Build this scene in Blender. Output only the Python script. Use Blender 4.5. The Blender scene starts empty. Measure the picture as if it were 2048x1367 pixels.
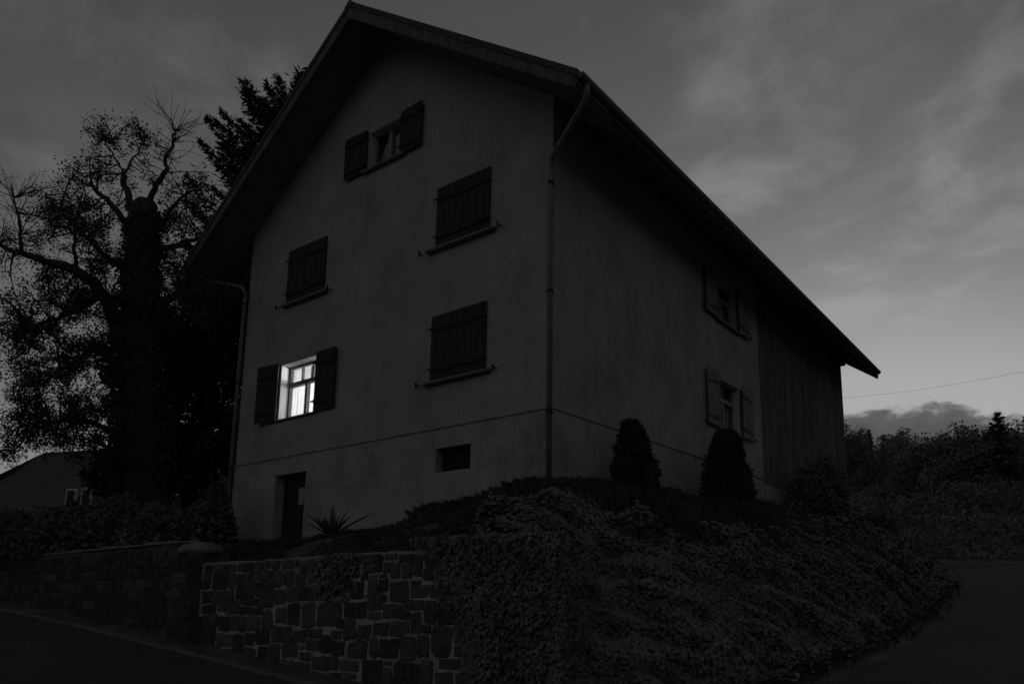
import bpy, bmesh, math, random
import numpy as np
from mathutils import Matrix, Vector

random.seed(7)
rng = np.random.default_rng(7)
sc = bpy.context.scene
COL = sc.collection

# ------------------------------------------------------------------ camera
CAM = np.array([7.02084, -8.83036, -2.97555])
YAW, PITCH, ROLL, FPX, PX, PY = -0.57343, 0.17094, -0.00904, 1460.796, 1243.214, 942.837
FW = np.array([math.sin(YAW) * math.cos(PITCH), math.cos(YAW) * math.cos(PITCH), math.sin(PITCH)])
RT0 = np.array([math.cos(YAW), -math.sin(YAW), 0.0])
UP0 = np.cross(RT0, FW)
RT = RT0 * math.cos(ROLL) + UP0 * math.sin(ROLL)
UP = UP0 * math.cos(ROLL) - RT0 * math.sin(ROLL)
cam_data = bpy.data.cameras.new('camera')
cam = bpy.data.objects.new('camera', cam_data)
COL.objects.link(cam)
M = Matrix.Identity(4)
for i in range(3):
    M[i][0], M[i][1], M[i][2], M[i][3] = RT[i], UP[i], -FW[i], CAM[i]
cam.matrix_world = M
cam_data.sensor_fit = 'HORIZONTAL'
cam_data.sensor_width = 36.0
cam_data.lens = FPX / 2048 * 36.0
cam_data.shift_x = (1024 - PX) / 2048
cam_data.shift_y = (PY - 683.5) / 2048
cam_data.clip_start, cam_data.clip_end = 0.1, 3000
sc.camera = cam


def at(u, v, depth):
    """World point that lies DEPTH metres ahead and shows at (u, v) of the 2048 px photograph: for measuring trees."""
    return CAM + depth * (FW + RT * (u - PX) / FPX - UP * (v - PY) / FPX)


# ------------------------------------------------------------------ sky and sun
SUN_AZ = math.radians(-14.0)      # from +Y towards +X
SUN_EL = math.radians(0.5)
world = bpy.data.worlds.new('World')
sc.world = world
world.use_nodes = True
nt = world.node_tree
N, L = nt.nodes, nt.links


def wn(kind, **kw):
    n = N.new(kind)
    for k, v in kw.items():
        setattr(n, k, v)
    return n


def wmath(op, a, b=None, c=None):
    n = wn('ShaderNodeMath', operation=op)
    for i, x in enumerate((a, b, c)):
        if x is None:
            continue
        if isinstance(x, (int, float)):
            n.inputs[i].default_value = x
        else:
            L.new(x, n.inputs[i])
    return n.outputs[0]


sky = wn('ShaderNodeTexSky', sky_type='NISHITA', sun_disc=False)
sky.sun_elevation = SUN_EL
sky.sun_rotation = SUN_AZ
sky.air_density = 1.0
sky.dust_density = 1.0
bw = wn('ShaderNodeRGBToBW')
L.new(sky.outputs[0], bw.inputs[0])
tc = wn('ShaderNodeTexCoord')
sep = wn('ShaderNodeSeparateXYZ')
L.new(tc.outputs['Generated'], sep.inputs[0])
dz = wmath('MAXIMUM', sep.outputs[2], 0.03)
comb = wn('ShaderNodeCombineXYZ')           # flat cloud layer: direction / height
L.new(wmath('DIVIDE', sep.outputs[0], wmath('ADD', dz, 0.12)), comb.inputs[0])
L.new(wmath('DIVIDE', sep.outputs[1], wmath('ADD', dz, 0.12)), comb.inputs[1])


def wnoise(vec, scale, detail=5, rough=0.55, dist=0.0, map_scale=(1, 1, 1), map_rot=0.0, loc=(0, 0, 0)):
    mp = wn('ShaderNodeMapping')
    mp.inputs['Scale'].default_value = map_scale
    mp.inputs['Rotation'].default_value = (0, 0, map_rot)
    mp.inputs['Location'].default_value = loc
    L.new(vec, mp.inputs['Vector'])
    n = wn('ShaderNodeTexNoise')
    n.inputs['Scale'].default_value = scale
    n.inputs['Detail'].default_value = detail
    n.inputs['Roughness'].default_value = rough
    n.inputs['Distortion'].default_value = dist
    L.new(mp.outputs[0], n.inputs['Vector'])
    return n.outputs['Fac']


def wramp(fac, a, b, lo=0.0, hi=1.0, smooth=True):
    n = wn('ShaderNodeMapRange')
    n.interpolation_type = 'SMOOTHSTEP' if smooth else 'LINEAR'
    n.inputs['From Min'].default_value = a
    n.inputs['From Max'].default_value = b
    n.inputs['To Min'].default_value = lo
    n.inputs['To Max'].default_value = hi
    L.new(fac, n.inputs['Value'])
    return n.outputs[0]


base = wmath('SMOOTH_MIN', wmath('MULTIPLY', wmath('POWER', bw.outputs[0], 1.35), 2.1), 4.0, 2.0)
# thin high cloud: wide patches and drawn-out streaks, still catching the last light
patch = wramp(wnoise(comb.outputs[0], 2.6, 7, 0.58, 0.2, (1.0, 1.0, 1), 0.5, (4.2, 2.3, 0)), 0.47, 0.68)
streak = wramp(wnoise(comb.outputs[0], 2.2, 6, 0.55, 0.3, (0.65, 1.4, 1), 0.75, (2.4, 1.2, 0)), 0.48, 0.68)
high = wmath('MINIMUM', wmath('ADD', wmath('MULTIPLY', patch, 0.85), wmath('MULTIPLY', streak, 0.38)), 1.0)
veil = wramp(sep.outputs[2], 0.28, 0.50)
lit = wmath('ADD', 1.0, wmath('MULTIPLY', wmath('MULTIPLY', high, veil), 0.68))
# a low bank of heavy cloud along the horizon, its top uneven
spher = wn('ShaderNodeVectorMath', operation='NORMALIZE')
L.new(tc.outputs['Generated'], spher.inputs[0])
top_big = wnoise(spher.outputs[0], 3.2, 2, 0.5, 0, (1, 1, 0.2), 0, (1.35, 0.2, 0))
top_small = wnoise(spher.outputs[0], 22.0, 6, 0.62, 0.4, (1, 1, 1.9), 0)
top = wmath('ADD', wmath('MULTIPLY', top_big, 0.16), wmath('MULTIPLY', top_small, 0.075))
edge = wmath('SUBTRACT', wmath('ADD', top, 0.118), sep.outputs[2])
bank = wmath('MULTIPLY', wramp(edge, -0.002, 0.016), wramp(sep.outputs[0], -0.88, -0.6))   # the bank thins out to the west
dark = wmath('SUBTRACT', 1.0, wmath('MULTIPLY', bank, wramp(edge, 0.0, 0.07, 0.70, 0.86)))
value = wmath('MULTIPLY', wmath('MULTIPLY', base, lit), dark)
bg = N['Background']
L.new(value, bg.inputs['Color'])
bg.inputs['Strength'].default_value = 0.10

sun_data = bpy.data.lights.new('sun', 'SUN')
sun_data.energy = 0.02
sun_data.angle = math.radians(25)
sun = bpy.data.objects.new('sun', sun_data)
COL.objects.link(sun)
sd = Vector((math.sin(SUN_AZ) * math.cos(math.radians(6)), math.cos(SUN_AZ) * math.cos(math.radians(6)), math.sin(math.radians(6))))
sun.rotation_euler = sd.to_track_quat('Z', 'Y').to_euler()
sun.location = (0, 60, 40)

sc.view_settings.view_transform = 'Standard'
sc.view_settings.look = 'None'
sc.view_settings.exposure = 0.0
sc.view_settings.gamma = 1.0
sc.view_settings.use_curve_mapping = False
sc.render.engine = 'CYCLES'
sc.cycles.use_denoising = True
sc.cycles.max_bounces = 6
sc.cycles.transparent_max_bounces = 12


# ------------------------------------------------------------------ materials
MATS = {}


def grey(name, v, rough=0.85, var=0.25, scale=6.0, bump=0.0, bscale=60.0, spec=0.25, stain=0.0, stretch=(1, 1, 1), streak=0.0):
    m = bpy.data.materials.new(name)
    m.use_nodes = True
    t = m.node_tree
    b = t.nodes['Principled BSDF']
    b.inputs['Roughness'].default_value = rough
    b.inputs['Specular IOR Level'].default_value = spec
    co = t.nodes.new('ShaderNodeTexCoord')
    mp = t.nodes.new('ShaderNodeMapping')
    mp.inputs['Scale'].default_value = stretch
    t.links.new(co.outputs['Object'], mp.inputs[0])
    n = t.nodes.new('ShaderNodeTexNoise')
    n.inputs['Scale'].default_value = scale
    n.inputs['Detail'].default_value = 6
    n.inputs['Roughness'].default_value = 0.65
    t.links.new(mp.outputs[0], n.inputs['Vector'])
    r = t.nodes.new('ShaderNodeMapRange')
    r.inputs['From Min'].default_value = 0.28
    r.inputs['From Max'].default_value = 0.72
    r.inputs['To Min'].default_value = v * (1 - var)
    r.inputs['To Max'].default_value = v * (1 + var)
    t.links.new(n.outputs['Fac'], r.inputs['Value'])
    out = r.outputs[0]
    if stain:
        n2 = t.nodes.new('ShaderNodeTexNoise')
        n2.inputs['Scale'].default_value = 0.9
        n2.inputs['Detail'].default_value = 8
        n2.inputs['Roughness'].default_value = 0.7
        t.links.new(co.outputs['Object'], n2.inputs['Vector'])
        r2 = t.nodes.new('ShaderNodeMapRange')
        r2.inputs['From Min'].default_value = 0.42
        r2.inputs['From Max'].default_value = 0.66
        r2.inputs['To Min'].default_value = 1.0
        r2.inputs['To Max'].default_value = 1.0 - stain
        t.links.new(n2.outputs['Fac'], r2.inputs['Value'])
        mu = t.nodes.new('ShaderNodeMath')
        mu.operation = 'MULTIPLY'
        t.links.new(out, mu.inputs[0])
        t.links.new(r2.outputs[0], mu.inputs[1])
        out = mu.outputs[0]
    if streak:                                       # rain runs
        m4 = t.nodes.new('ShaderNodeMapping')
        m4.inputs['Scale'].default_value = (1, 1, 0.07)
        t.links.new(co.outputs['Object'], m4.inputs[0])
        n4 = t.nodes.new('ShaderNodeTexNoise')
        n4.inputs['Scale'].default_value = 5.0
        n4.inputs['Detail'].default_value = 7
        n4.inputs['Roughness'].default_value = 0.7
        t.links.new(m4.outputs[0], n4.inputs['Vector'])
        r4 = t.nodes.new('ShaderNodeMapRange')
        r4.inputs['From Min'].default_value = 0.5
        r4.inputs['From Max'].default_value = 0.72
        r4.inputs['To Min'].default_value = 1.0
        r4.inputs['To Max'].default_value = 1.0 - streak
        t.links.new(n4.outputs['Fac'], r4.inputs['Value'])
        mu4 = t.nodes.new('ShaderNodeMath')
        mu4.operation = 'MULTIPLY'
        t.links.new(out, mu4.inputs[0])
        t.links.new(r4.outputs[0], mu4.inputs[1])
        out = mu4.outputs[0]
    t.links.new(out, b.inputs['Base Color'])
    if bump:
        n3 = t.nodes.new('ShaderNodeTexNoise')
        n3.inputs['Scale'].default_value = bscale
        n3.inputs['Detail'].default_value = 5
        t.links.new(mp.outputs[0], n3.inputs['Vector'])
        bp = t.nodes.new('ShaderNodeBump')
        bp.inputs['Strength'].default_value = bump
        bp.inputs['Distance'].default_value = 0.02
        t.links.new(n3.outputs['Fac'], bp.inputs['Height'])
        t.links.new(bp.outputs[0], b.inputs['Normal'])
    MATS[name] = m
    return m


grey('plaster', 0.45, 0.95, 0.22, 26.0, 0.8, 40, 0.1, stain=0.26, streak=0.16)
grey('plinth_plaster', 0.46, 0.95, 0.25, 22.0, 0.9, 35, 0.1, stain=0.34, streak=0.22)
grey('drip_edge', 0.22, 0.9, 0.3, 20)
grey('dark_paint', 0.05, 0.7, 0.4, 9, 0.2, 30, 0.15, stretch=(1, 1, 0.15))
grey('weathered_wood', 0.25, 0.85, 0.3, 10, 0.4, 40, 0.15, stretch=(1, 1, 0.12))
grey('old_wood', 0.14, 0.9, 0.4, 8, 0.5, 30, 0.1, stretch=(1, 1, 0.08))
grey('soffit_wood', 0.22, 0.9, 0.35, 7, 0.3, 30, 0.1)
grey('barn_wood', 0.17, 0.9, 0.55, 9, 0.6, 30, 0.1, stretch=(1, 1, 0.06))
grey('frame_paint', 0.34, 0.6, 0.1, 12)
grey('frame_dark', 0.10, 0.6, 0.1, 12)
grey('sill_stone', 0.20, 0.85, 0.2, 14, 0.3, 50)
grey('zinc', 0.22, 0.6, 0.3, 9, 0.0, 30, 0.35)
grey('iron', 0.03, 0.6, 0.3, 30)
grey('roof_tile', 0.09, 0.9, 0.35, 10, 0.3, 30)
grey('door_wood', 0.035, 0.7, 0.3, 8, 0.2, 30, 0.2, stretch=(1, 1, 0.1))
grey('mortar', 0.43, 0.95, 0.35, 9, 0.8, 45, 0.1, stain=0.45)
grey('stone_a', 0.095, 0.9, 0.45, 7, 0.9, 25, 0.15)
grey('stone_b', 0.115, 0.9, 0.45, 8, 0.9, 25, 0.15)
grey('stone_c', 0.065, 0.9, 0.45, 9, 0.9, 25, 0.15)
grey('dark_stone', 0.06, 0.9, 0.45, 8, 0.9, 25, 0.1)
grey('dark_joint', 0.12, 0.95, 0.5, 7, 0.8, 40, 0.1, stain=0.5)
grey('coping_stone', 0.22, 0.95, 0.35, 6, 0.8, 25, 0.1)
grey('soil', 0.12, 1.0, 0.5, 2.0, 0.8, 8, 0.05)
grey('asphalt', 0.09, 0.9, 0.4, 30, 0.6, 120, 0.2, stain=0.25)
grey('kerb_stone', 0.15, 0.95, 0.3, 8, 0.5, 40)
grey('bark', 0.08, 0.95, 0.4, 10, 0.8, 20, 0.1, stretch=(1, 1, 0.3))
grey('leaf', 0.09, 0.8, 0.35, 1.5, spec=0.15)
grey('needle', 0.09, 0.85, 0.3, 1.5, spec=0.1)
grey('ivy_leaf', 0.175, 0.85, 0.45, 4.0, spec=0.3)
grey('grass_blade', 0.13, 0.8, 0.5, 1.2, spec=0.15)
grey('garden_leaf', 0.15, 0.8, 0.5, 2.0, spec=0.15)
grey('thuja_leaf', 0.08, 0.85, 0.35, 3.0, spec=0.1)
grey('agave_leaf', 0.06, 0.6, 0.25, 3.0, spec=0.25)
grey('forest_leaf', 0.2, 0.9, 0.4, 0.25, spec=0.05)
grey('house_pale', 0.12, 0.95, 0.1, 2, stain=0.2)
grey('house_roof', 0.1, 0.9, 0.3, 4)
grey('room_wall', 0.75, 0.9, 0.04, 3)
grey('lit_room', 0.32, 0.9, 0.04, 3)
grey('reveal_lift_and_frame', 0.66, 0.9, 0.05, 6)  # paler than the wall to boost light on the reveals; also neighbour window frames
grey('wire', 0.05, 0.7, 0.1, 3)


def glass_mat():
    m = bpy.data.materials.new('window_glass')
    m.use_nodes = True
    t = m.node_tree
    t.nodes.clear()
    o = t.nodes.new('ShaderNodeOutputMaterial')
    tr = t.nodes.new('ShaderNodeBsdfTransparent')
    tr.inputs[0].default_value = (0.9, 0.9, 0.9, 1)
    gl = t.nodes.new('ShaderNodeBsdfGlossy')
    gl.inputs['Roughness'].default_value = 0.03
    lw = t.nodes.new('ShaderNodeLayerWeight')
    lw.inputs[0].default_value = 0.5
    pw = t.nodes.new('ShaderNodeMath')
    pw.operation = 'POWER'
    pw.inputs[1].default_value = 4.0
    t.links.new(lw.outputs['Facing'], pw.inputs[0])
    fr = t.nodes.new('ShaderNodeMath')
    fr.operation = 'MULTIPLY_ADD'
    fr.inputs[1].default_value = 0.45
    fr.inputs[2].default_value = 0.03
    t.links.new(pw.outputs[0], fr.inputs[0])
    mx = t.nodes.new('ShaderNodeMixShader')
    t.links.new(fr.outputs[0], mx.inputs[0])
    t.links.new(tr.outputs[0], mx.inputs[1])
    t.links.new(gl.outputs[0], mx.inputs[2])
    t.links.new(mx.outputs[0], o.inputs[0])
    MATS['glass'] = m


def cloth_mat(name, v, t_mix, sheer=0.0):
    m = bpy.data.materials.new(name)
    m.use_nodes = True
    t = m.node_tree
    t.nodes.clear()
    o = t.nodes.new('ShaderNodeOutputMaterial')
    d = t.nodes.new('ShaderNodeBsdfDiffuse')
    d.inputs[0].default_value = (v, v, v, 1)
    tl = t.nodes.new('ShaderNodeBsdfTranslucent')
    tl.inputs[0].default_value = (v, v, v, 1)
    mx = t.nodes.new('ShaderNodeMixShader')
    mx.inputs[0].default_value = t_mix
    t.links.new(d.outputs[0], mx.inputs[1])
    t.links.new(tl.outputs[0], mx.inputs[2])
    tp = t.nodes.new('ShaderNodeBsdfTransparent')
    m2 = t.nodes.new('ShaderNodeMixShader')
    m2.inputs[0].default_value = sheer
    t.links.new(mx.outputs[0], m2.inputs[1])
    t.links.new(tp.outputs[0], m2.inputs[2])
    t.links.new(m2.outputs[0], o.inputs[0])
    MATS[name] = m


glass_mat()
cloth_mat('lace_curtain', 0.9, 0.62, 0.36)
cloth_mat('dim_curtain', 0.6, 0.3)


# ------------------------------------------------------------------ helpers
def tag(o, label=None, cat=None, group=None, kind=None):
    if label:
        o['label'] = label
    if cat:
        o['category'] = cat
    if group:
        o['group'] = group
    if kind:
        o['kind'] = kind
    return o


def empty(name, loc, label, cat, group=None):
    o = bpy.data.objects.new(name, None)
    o.empty_display_size = 0.3
    o.location = loc
    COL.objects.link(o)
    return tag(o, label, cat, group)


def link(name, me, mat, parent=None):
    o = bpy.data.objects.new(name, me)
    if mat and not me.materials:
        me.materials.append(MATS[mat])
    COL.objects.link(o)
    if parent is not None:
        o.parent = parent
        o.matrix_parent_inverse = parent_inv(parent)
    return o


def parent_inv(p):
    """Parts are modelled in world coordinates: undo the place of a top-level parent (nothing else is moved)."""
    return Matrix.Identity(4) if p.parent is not None else Matrix.Translation(-Vector(p.location))


class MB:
    """Collects shapes; build() links them as one mesh object."""

    def __init__(self):
        self.v, self.f = [], []

    def add(self, vs, fs):
        n = len(self.v)
        self.v += [tuple(map(float, p)) for p in vs]
        self.f += [tuple(i + n for i in f) for f in fs]
        return self

    def box(self, x0, x1, y0, y1, z0, z1):
        vs = [(x0, y0, z0), (x1, y0, z0), (x1, y1, z0), (x0, y1, z0), (x0, y0, z1), (x1, y0, z1), (x1, y1, z1), (x0, y1, z1)]
        return self.add(vs, [(0, 3, 2, 1), (4, 5, 6, 7), (0, 1, 5, 4), (1, 2, 6, 5), (2, 3, 7, 6), (3, 0, 4, 7)])

    def hexa(self, p):
        return self.add(p, [(0, 3, 2, 1), (4, 5, 6, 7), (0, 1, 5, 4), (1, 2, 6, 5), (2, 3, 7, 6), (3, 0, 4, 7)])

    def tube(self, pts, radii, seg=8, cap=True):
        pts = [np.array(p, float) for p in pts]
        if isinstance(radii, (int, float)):
            radii = [radii] * len(pts)
        rings = []
        ref = None
        for i, p in enumerate(pts):
            a = pts[max(0, i - 1)]
            b = pts[min(len(pts) - 1, i + 1)]
            d = b - a
            d = d / (np.linalg.norm(d) + 1e-9)
            if ref is None:
                ref = np.array([1.0, 0, 0]) if abs(d[0]) < 0.8 else np.array([0, 1.0, 0])
            s = np.cross(d, ref)
            s /= np.linalg.norm(s) + 1e-9
            t = np.cross(s, d)
            ref = t
            rings.append([p + radii[i] * (math.cos(2 * math.pi * k / seg) * t + math.sin(2 * math.pi * k / seg) * s) for k in range(seg)])
        vs = [q for r in rings for q in r]
        fs = []
        for i in range(len(rings) - 1):
            for k in range(seg):
                k2 = (k + 1) % seg
                fs.append((i * seg + k, i * seg + k2, (i + 1) * seg + k2, (i + 1) * seg + k))
        if cap:
            fs.append(tuple(range(seg))[::-1])
            fs.append(tuple((len(rings) - 1) * seg + k for k in range(seg)))
        return self.add(vs, fs)

    def build(self, name, mat, parent=None, smooth=False, bevel=0.0):
        me = bpy.data.meshes.new(name)
        me.from_pydata(self.v, [], self.f)
        me.update()
        if bevel:
            b = bmesh.new()
            b.from_mesh(me)
            bmesh.ops.bevel(b, geom=list(b.edges), offset=bevel, segments=1, affect='EDGES', clamp_overlap=True)
            b.to_mesh(me)
            b.free()
        if smooth:
            me.polygons.foreach_set('use_smooth', [True] * len(me.polygons))
        return link(name, me, mat, parent)


def fast_mesh(name, verts, faces, mat, parent=None, smooth=False):
    """VERTS (n,3) and FACES (m,k) as arrays."""
    me = bpy.data.meshes.new(name)
    verts = np.asarray(verts, np.float32)
    faces = np.asarray(faces, np.int32)
    m, k = faces.shape
    me.vertices.add(len(verts))
    me.vertices.foreach_set('co', verts.ravel())
    me.loops.add(m * k)
    me.loops.foreach_set('vertex_index', faces.ravel())
    me.polygons.add(m)
    me.polygons.foreach_set('loop_start', np.arange(0, m * k, k, dtype=np.int32))
    me.update(calc_edges=True)
    me.validate()
    if smooth:
        me.polygons.foreach_set('use_smooth', np.ones(m, bool))
    return link(name, me, mat, parent)


def unit(v):
    return v / (np.linalg.norm(v, axis=-1, keepdims=True) + 1e-9)


def leaf_arrays(c, size, normal=None, spread=1.0, aspect=0.6, axis=None):
    """Diamond leaves at C with length SIZE: verts, quads."""
    n = len(c)
    size = np.broadcast_to(np.asarray(size, float), (n,))[:, None]
    if axis is None:
        a = unit(rng.normal(size=(n, 3)))
    else:
        a = unit(axis + rng.normal(size=(n, 3)) * spread)
    b = rng.normal(size=(n, 3))
    if normal is not None:
        nn = unit(normal + rng.normal(size=(n, 3)) * spread)
        a = unit(a - nn * np.sum(a * nn, 1, keepdims=True))
        b = np.cross(nn, a)
    b = unit(b - a * np.sum(a * b, 1, keepdims=True))
    nrm = np.cross(a, b)
    v = np.stack([c - a * size * 0.5, c + b * size * aspect * 0.5 + nrm * size * 0.08, c + a * size * 0.5, c - b * size * aspect * 0.5 + nrm * size * 0.08], 1)
    return v.reshape(-1, 3), np.arange(4 * n).reshape(-1, 4)


def sm(t):
    t = np.clip(t, 0, 1)
    return t * t * (3 - 2 * t)


def vnoise(x, y, s, seed=0):
    """Cheap smooth value noise, -1..1."""
    x = np.asarray(x, float) * s
    y = np.asarray(y, float) * s
    xi, yi = np.floor(x), np.floor(y)
    fx, fy = sm(x - xi), sm(y - yi)

    def h(a, b):
        k = np.sin(a * 127.1 + b * 311.7 + seed * 74.7) * 43758.5453
        return (k - np.floor(k)) * 2 - 1
    return (h(xi, yi) * (1 - fx) + h(xi + 1, yi) * fx) * (1 - fy) + (h(xi, yi + 1) * (1 - fx) + h(xi + 1, yi + 1) * fx) * fy


# ------------------------------------------------------------------ lie of the land
YW = -2.6                                        # street face of the retaining wall
EDGE = np.array([(-90, YW), (1.0, YW), (1.9, -2.2), (2.6, -1.35), (3.25, 0.2), (3.7, 3), (3.85, 6), (3.75, 9), (3.45, 12), (2.9, 15), (2.2, 18), (0.5, 22), (-6, 30), (-30, 48), (-90, 70)], float)


def edge_dist(x, y):
    """Distance to the foot of the bank, positive on the house's side."""
    x = np.asarray(x, float)
    y = np.asarray(y, float)
    best = np.full(x.shape, 1e9)
    sign = np.ones(x.shape)
    for (ax, ay), (bx, by) in zip(EDGE[:-1], EDGE[1:]):
        dx, dy = bx - ax, by - ay
        t = np.clip(((x - ax) * dx + (y - ay) * dy) / (dx * dx + dy * dy), 0, 1)
        d = np.hypot(x - ax - t * dx, y - ay - t * dy)
        s = np.sign(dx * (y - ay) - dy * (x - ax))
        m = d < best - 1e-9
        best = np.where(m, d, best)
        sign = np.where(m, s, sign)
    return best * np.where(sign == 0, 1, sign)


def h_road(x, y):
    x = np.asarray(x, float)
    y = np.asarray(y, float)
    k = 0.8
    xx = 3.2 - k * np.logaddexp(0, (3.2 - x) / k)
    xx = 2.0 + 26 * np.tanh((xx - 2.0) / 26)
    z = -3.92 - 0.1 * (xx + 2.5)
    yy = 1.2 * np.logaddexp(0, (y + 2.2) / 1.2)
    return z + 0.118 * (150 * np.tanh(yy / 150))


def h_in(x, y):
    x = np.asarray(x, float)
    y = np.asarray(y, float)
    base = np.interp(x, [-40, -14, -9, -6, -2.5, 0], [-1.2, -1.75, -1.95, -1.95, -1.72, -1.36])
    side = np.interp(y, [0, 3, 8, 13, 16.4, 22], [-1.34, -1.30, -1.12, -0.62, -0.70, -0.6])
    w = sm((x + 1.0) / 1.0)
    b = np.where(y > 0, base * (1 - w) + side * w, base)
    front = np.interp(x, [-60, -12, -6.0, -4.9, -1.0, 0.6, 4], [-2.0, -2.12, -2.15, -2.46, -2.46, -2.3, -2.3])
    t = sm((y - YW - 0.1) / (-YW - 0.35))
    z = np.where(y < -0.2, front * (1 - t) + base * t, b)
    back = sm((y - 17) / 8)
    z = z * (1 - back) + h_road(x, y) * back
    z = np.where(x < -10, z + 0.07 * np.maximum(y, 0) * sm((-x - 10) / 6) * (1 - back), z)
    return z


def ground_z(x, y):
    d = edge_dist(x, y)
    wdt = np.interp(y, [-3, 0, 6, 14, 20], [2.3, 2.4, 2.9, 3.0, 3.2])
    wall = sm((1.4 - np.asarray(x, float)) / 0.45) * (np.asarray(y) < 1)       # behind the stone wall the ground starts at its top
    t = np.clip(d / wdt, 0, 1)
    f = 0.35 * t + 0.65 * (1 - (1 - t) ** 2)
    f = np.where(d > 0, f * (1 - wall) + wall * np.clip((d - 0.16) / 0.1, 0, 1), 0)
    r = h_road(x, y)
    hump = 0.10 * vnoise(x, y, 0.9, 3) * sm(d / 1.2) * sm((np.asarray(y) + 2.3) / 1)
    return r * (1 - f) + (h_in(x, y) + hump * 0.6) * f


def axis_steps(parts):
    out = []
    for a, b, s in parts:
        out += list(np.arange(a, b, s))
    return np.array(out + [parts[-1][1]])


gx = axis_steps([(-600, -100, 50), (-100, -24, 4), (-24, -10, 0.5), (-10, 5, 0.13), (5, 16, 0.5), (16, 60, 4), (60, 600, 45)])
gy = axis_steps([(-300, -40, 26), (-40, -10, 2), (-10, -3, 0.5), (-3, 3, 0.13), (3, 24, 0.3), (24, 80, 3), (80, 800, 30)])
X, Y = np.meshgrid(gx, gy)
Z = ground_z(X, Y)
nx, ny = len(gx), len(gy)
ii = np.arange(nx * ny).reshape(ny, nx)
quads = np.stack([ii[:-1, :-1], ii[:-1, 1:], ii[1:, 1:], ii[1:, :-1]], -1).reshape(-1, 4)
tag(fast_mesh('ground', np.stack([X, Y, Z], -1).reshape(-1, 3), quads, 'soil', smooth=True), kind='structure')

# road: follows the foot of the wall and the bank, a shallow gutter left between
line = [np.array((-70.0, YW))] + [np.array((x, YW)) for x in np.arange(-40, 0.9, 1.5)]
for (a, b) in zip(EDGE[1:11], EDGE[2:12]):
    for t in (0, 0.33, 0.66):
        line.append(a + (b - a) * t)
line = np.array(line)
tan = np.gradient(line, axis=0)
nor = unit(np.stack([tan[:, 1], -tan[:, 0]], 1))
for _ in range(3):
    nor[1:-1] = unit(nor[:-2] + nor[1:-1] * 2 + nor[2:])
rows = []
offs = [0.62, 0.9, 1.4, 2.2, 3.2, 4.5, 6.0, 8.0]
for o_ in offs:
    p = line + nor * o_
    rows.append(np.column_stack([p, h_road(p[:, 0], p[:, 1]) + 0.02]))
R = np.stack(rows, 0)
ny_, nx_ = R.shape[:2]
ii = np.arange(nx_ * ny_).reshape(ny_, nx_)
quads = np.stack([ii[:-1, :-1], ii[1:, :-1], ii[1:, 1:], ii[:-1, 1:]], -1).reshape(-1, 4)
tag(fast_mesh('road', R.reshape(-1, 3), quads, 'asphalt', smooth=True), kind='structure')

# kerb stones along the foot of the street wall
kerb = empty('kerb', (-6, YW - 0.55, h_road(-6, YW - 0.55)), 'low stone kerb edging the sloping street below the walls', 'kerb')
x = -16.0
while x < 1.2:
    w = random.uniform(0.75, 1.05)
    x1 = x + w - 0.015
    z0, z1 = float(h_road(x, YW - .5)), float(h_road(x1, YW - .5))
    y0, y1 = YW - 0.64 + random.uniform(-.012, .012), YW - 0.52 + random.uniform(-.01, .01)
    hh = 0.045 + random.uniform(-.012, .015)
    MB().hexa([(x, y0, z0 - .1), (x1, y0, z1 - .1), (x1, y1, z1 - .1), (x, y1, z0 - .1), (x, y0, z0 + hh), (x1, y0, z1 + hh), (x1, y1, z1 + hh), (x, y1, z0 + hh)]).build('kerb_stone', 'kerb_stone', kerb, bevel=0.012)
    x += w


# ------------------------------------------------------------------ the farmhouse
W, L1, L2, L3, OV, EV, ZE, ZP = 9.0, 8.81, 16.41, 17.15, 0.926, 1.152, 4.88, 8.892
XR = -W / 2
SL = (ZP - ZE) / (W / 2 + EV)
CS = 1 / math.sqrt(1 + SL * SL)


def roof_z(x, below=0.0):
    """Height of the roof's upper face (or BELOW metres square under it) above x."""
    return ZP - SL * abs(x - XR) - below / CS


house = empty('farmhouse', (XR, 4.0, -1.9), 'plastered farmhouse with steep gable, attached timber barn and one lit window', 'house')


def wall_panel(u0, u1, v0, v1, holes, depth, place, clip=None):
    """A wall face with openings and their reveals; PLACE(u, v, w) with w the depth into the wall."""
    us = sorted({u0, u1, *[h[0] for h in holes], *[h[1] for h in holes]})
    vs = sorted({v0, v1, *[h[2] for h in holes], *[h[3] for h in holes]})
    mb = MB()
    for a, b in zip(us[:-1], us[1:]):
        for c, d in zip(vs[:-1], vs[1:]):
            if any(h[0] <= a and b <= h[1] and h[2] <= c and d <= h[3] for h in holes):
                continue
            mb.add([place(a, c, 0), place(b, c, 0), place(b, d, 0), place(a, d, 0)], [(0, 1, 2, 3)])
    for a, b, c, d in [h[:4] for h in holes]:
        e = depth
        mb.add([place(a, c, 0), place(b, c, 0), place(b, d, 0), place(a, d, 0), place(a, c, e), place(b, c, e), place(b, d, e), place(a, d, e)],
               [(0, 4, 5, 1), (1, 5, 6, 2), (2, 6, 7, 3), (3, 7, 4, 0)])
    return mb


def gable_pt(u, v, w):
    return (u, w, v)


def side_pt(u, v, w):
    return (-w, u, v)


G_HOLES = {'lit': (-7.47, -6.17, 0.86, 2.08), 'upper_left': (-7.40, -6.14, 3.46, 4.66), 'upper_right': (-2.70, -1.44, 3.46, 4.62),
           'lower_right': (-2.72, -1.46, 0.89, 2.08), 'attic': (-4.88, -3.88, 5.80, 6.66)}
CELLAR = (-2.57, -1.72, -0.79, -0.36)
DOOR = (-7.38, -6.32, -2.6, -0.37)
S_HOLES = {'upper': (6.20, 7.38, 3.55, 4.62), 'lower': (6.15, 7.40, 0.88, 2.08)}


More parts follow.
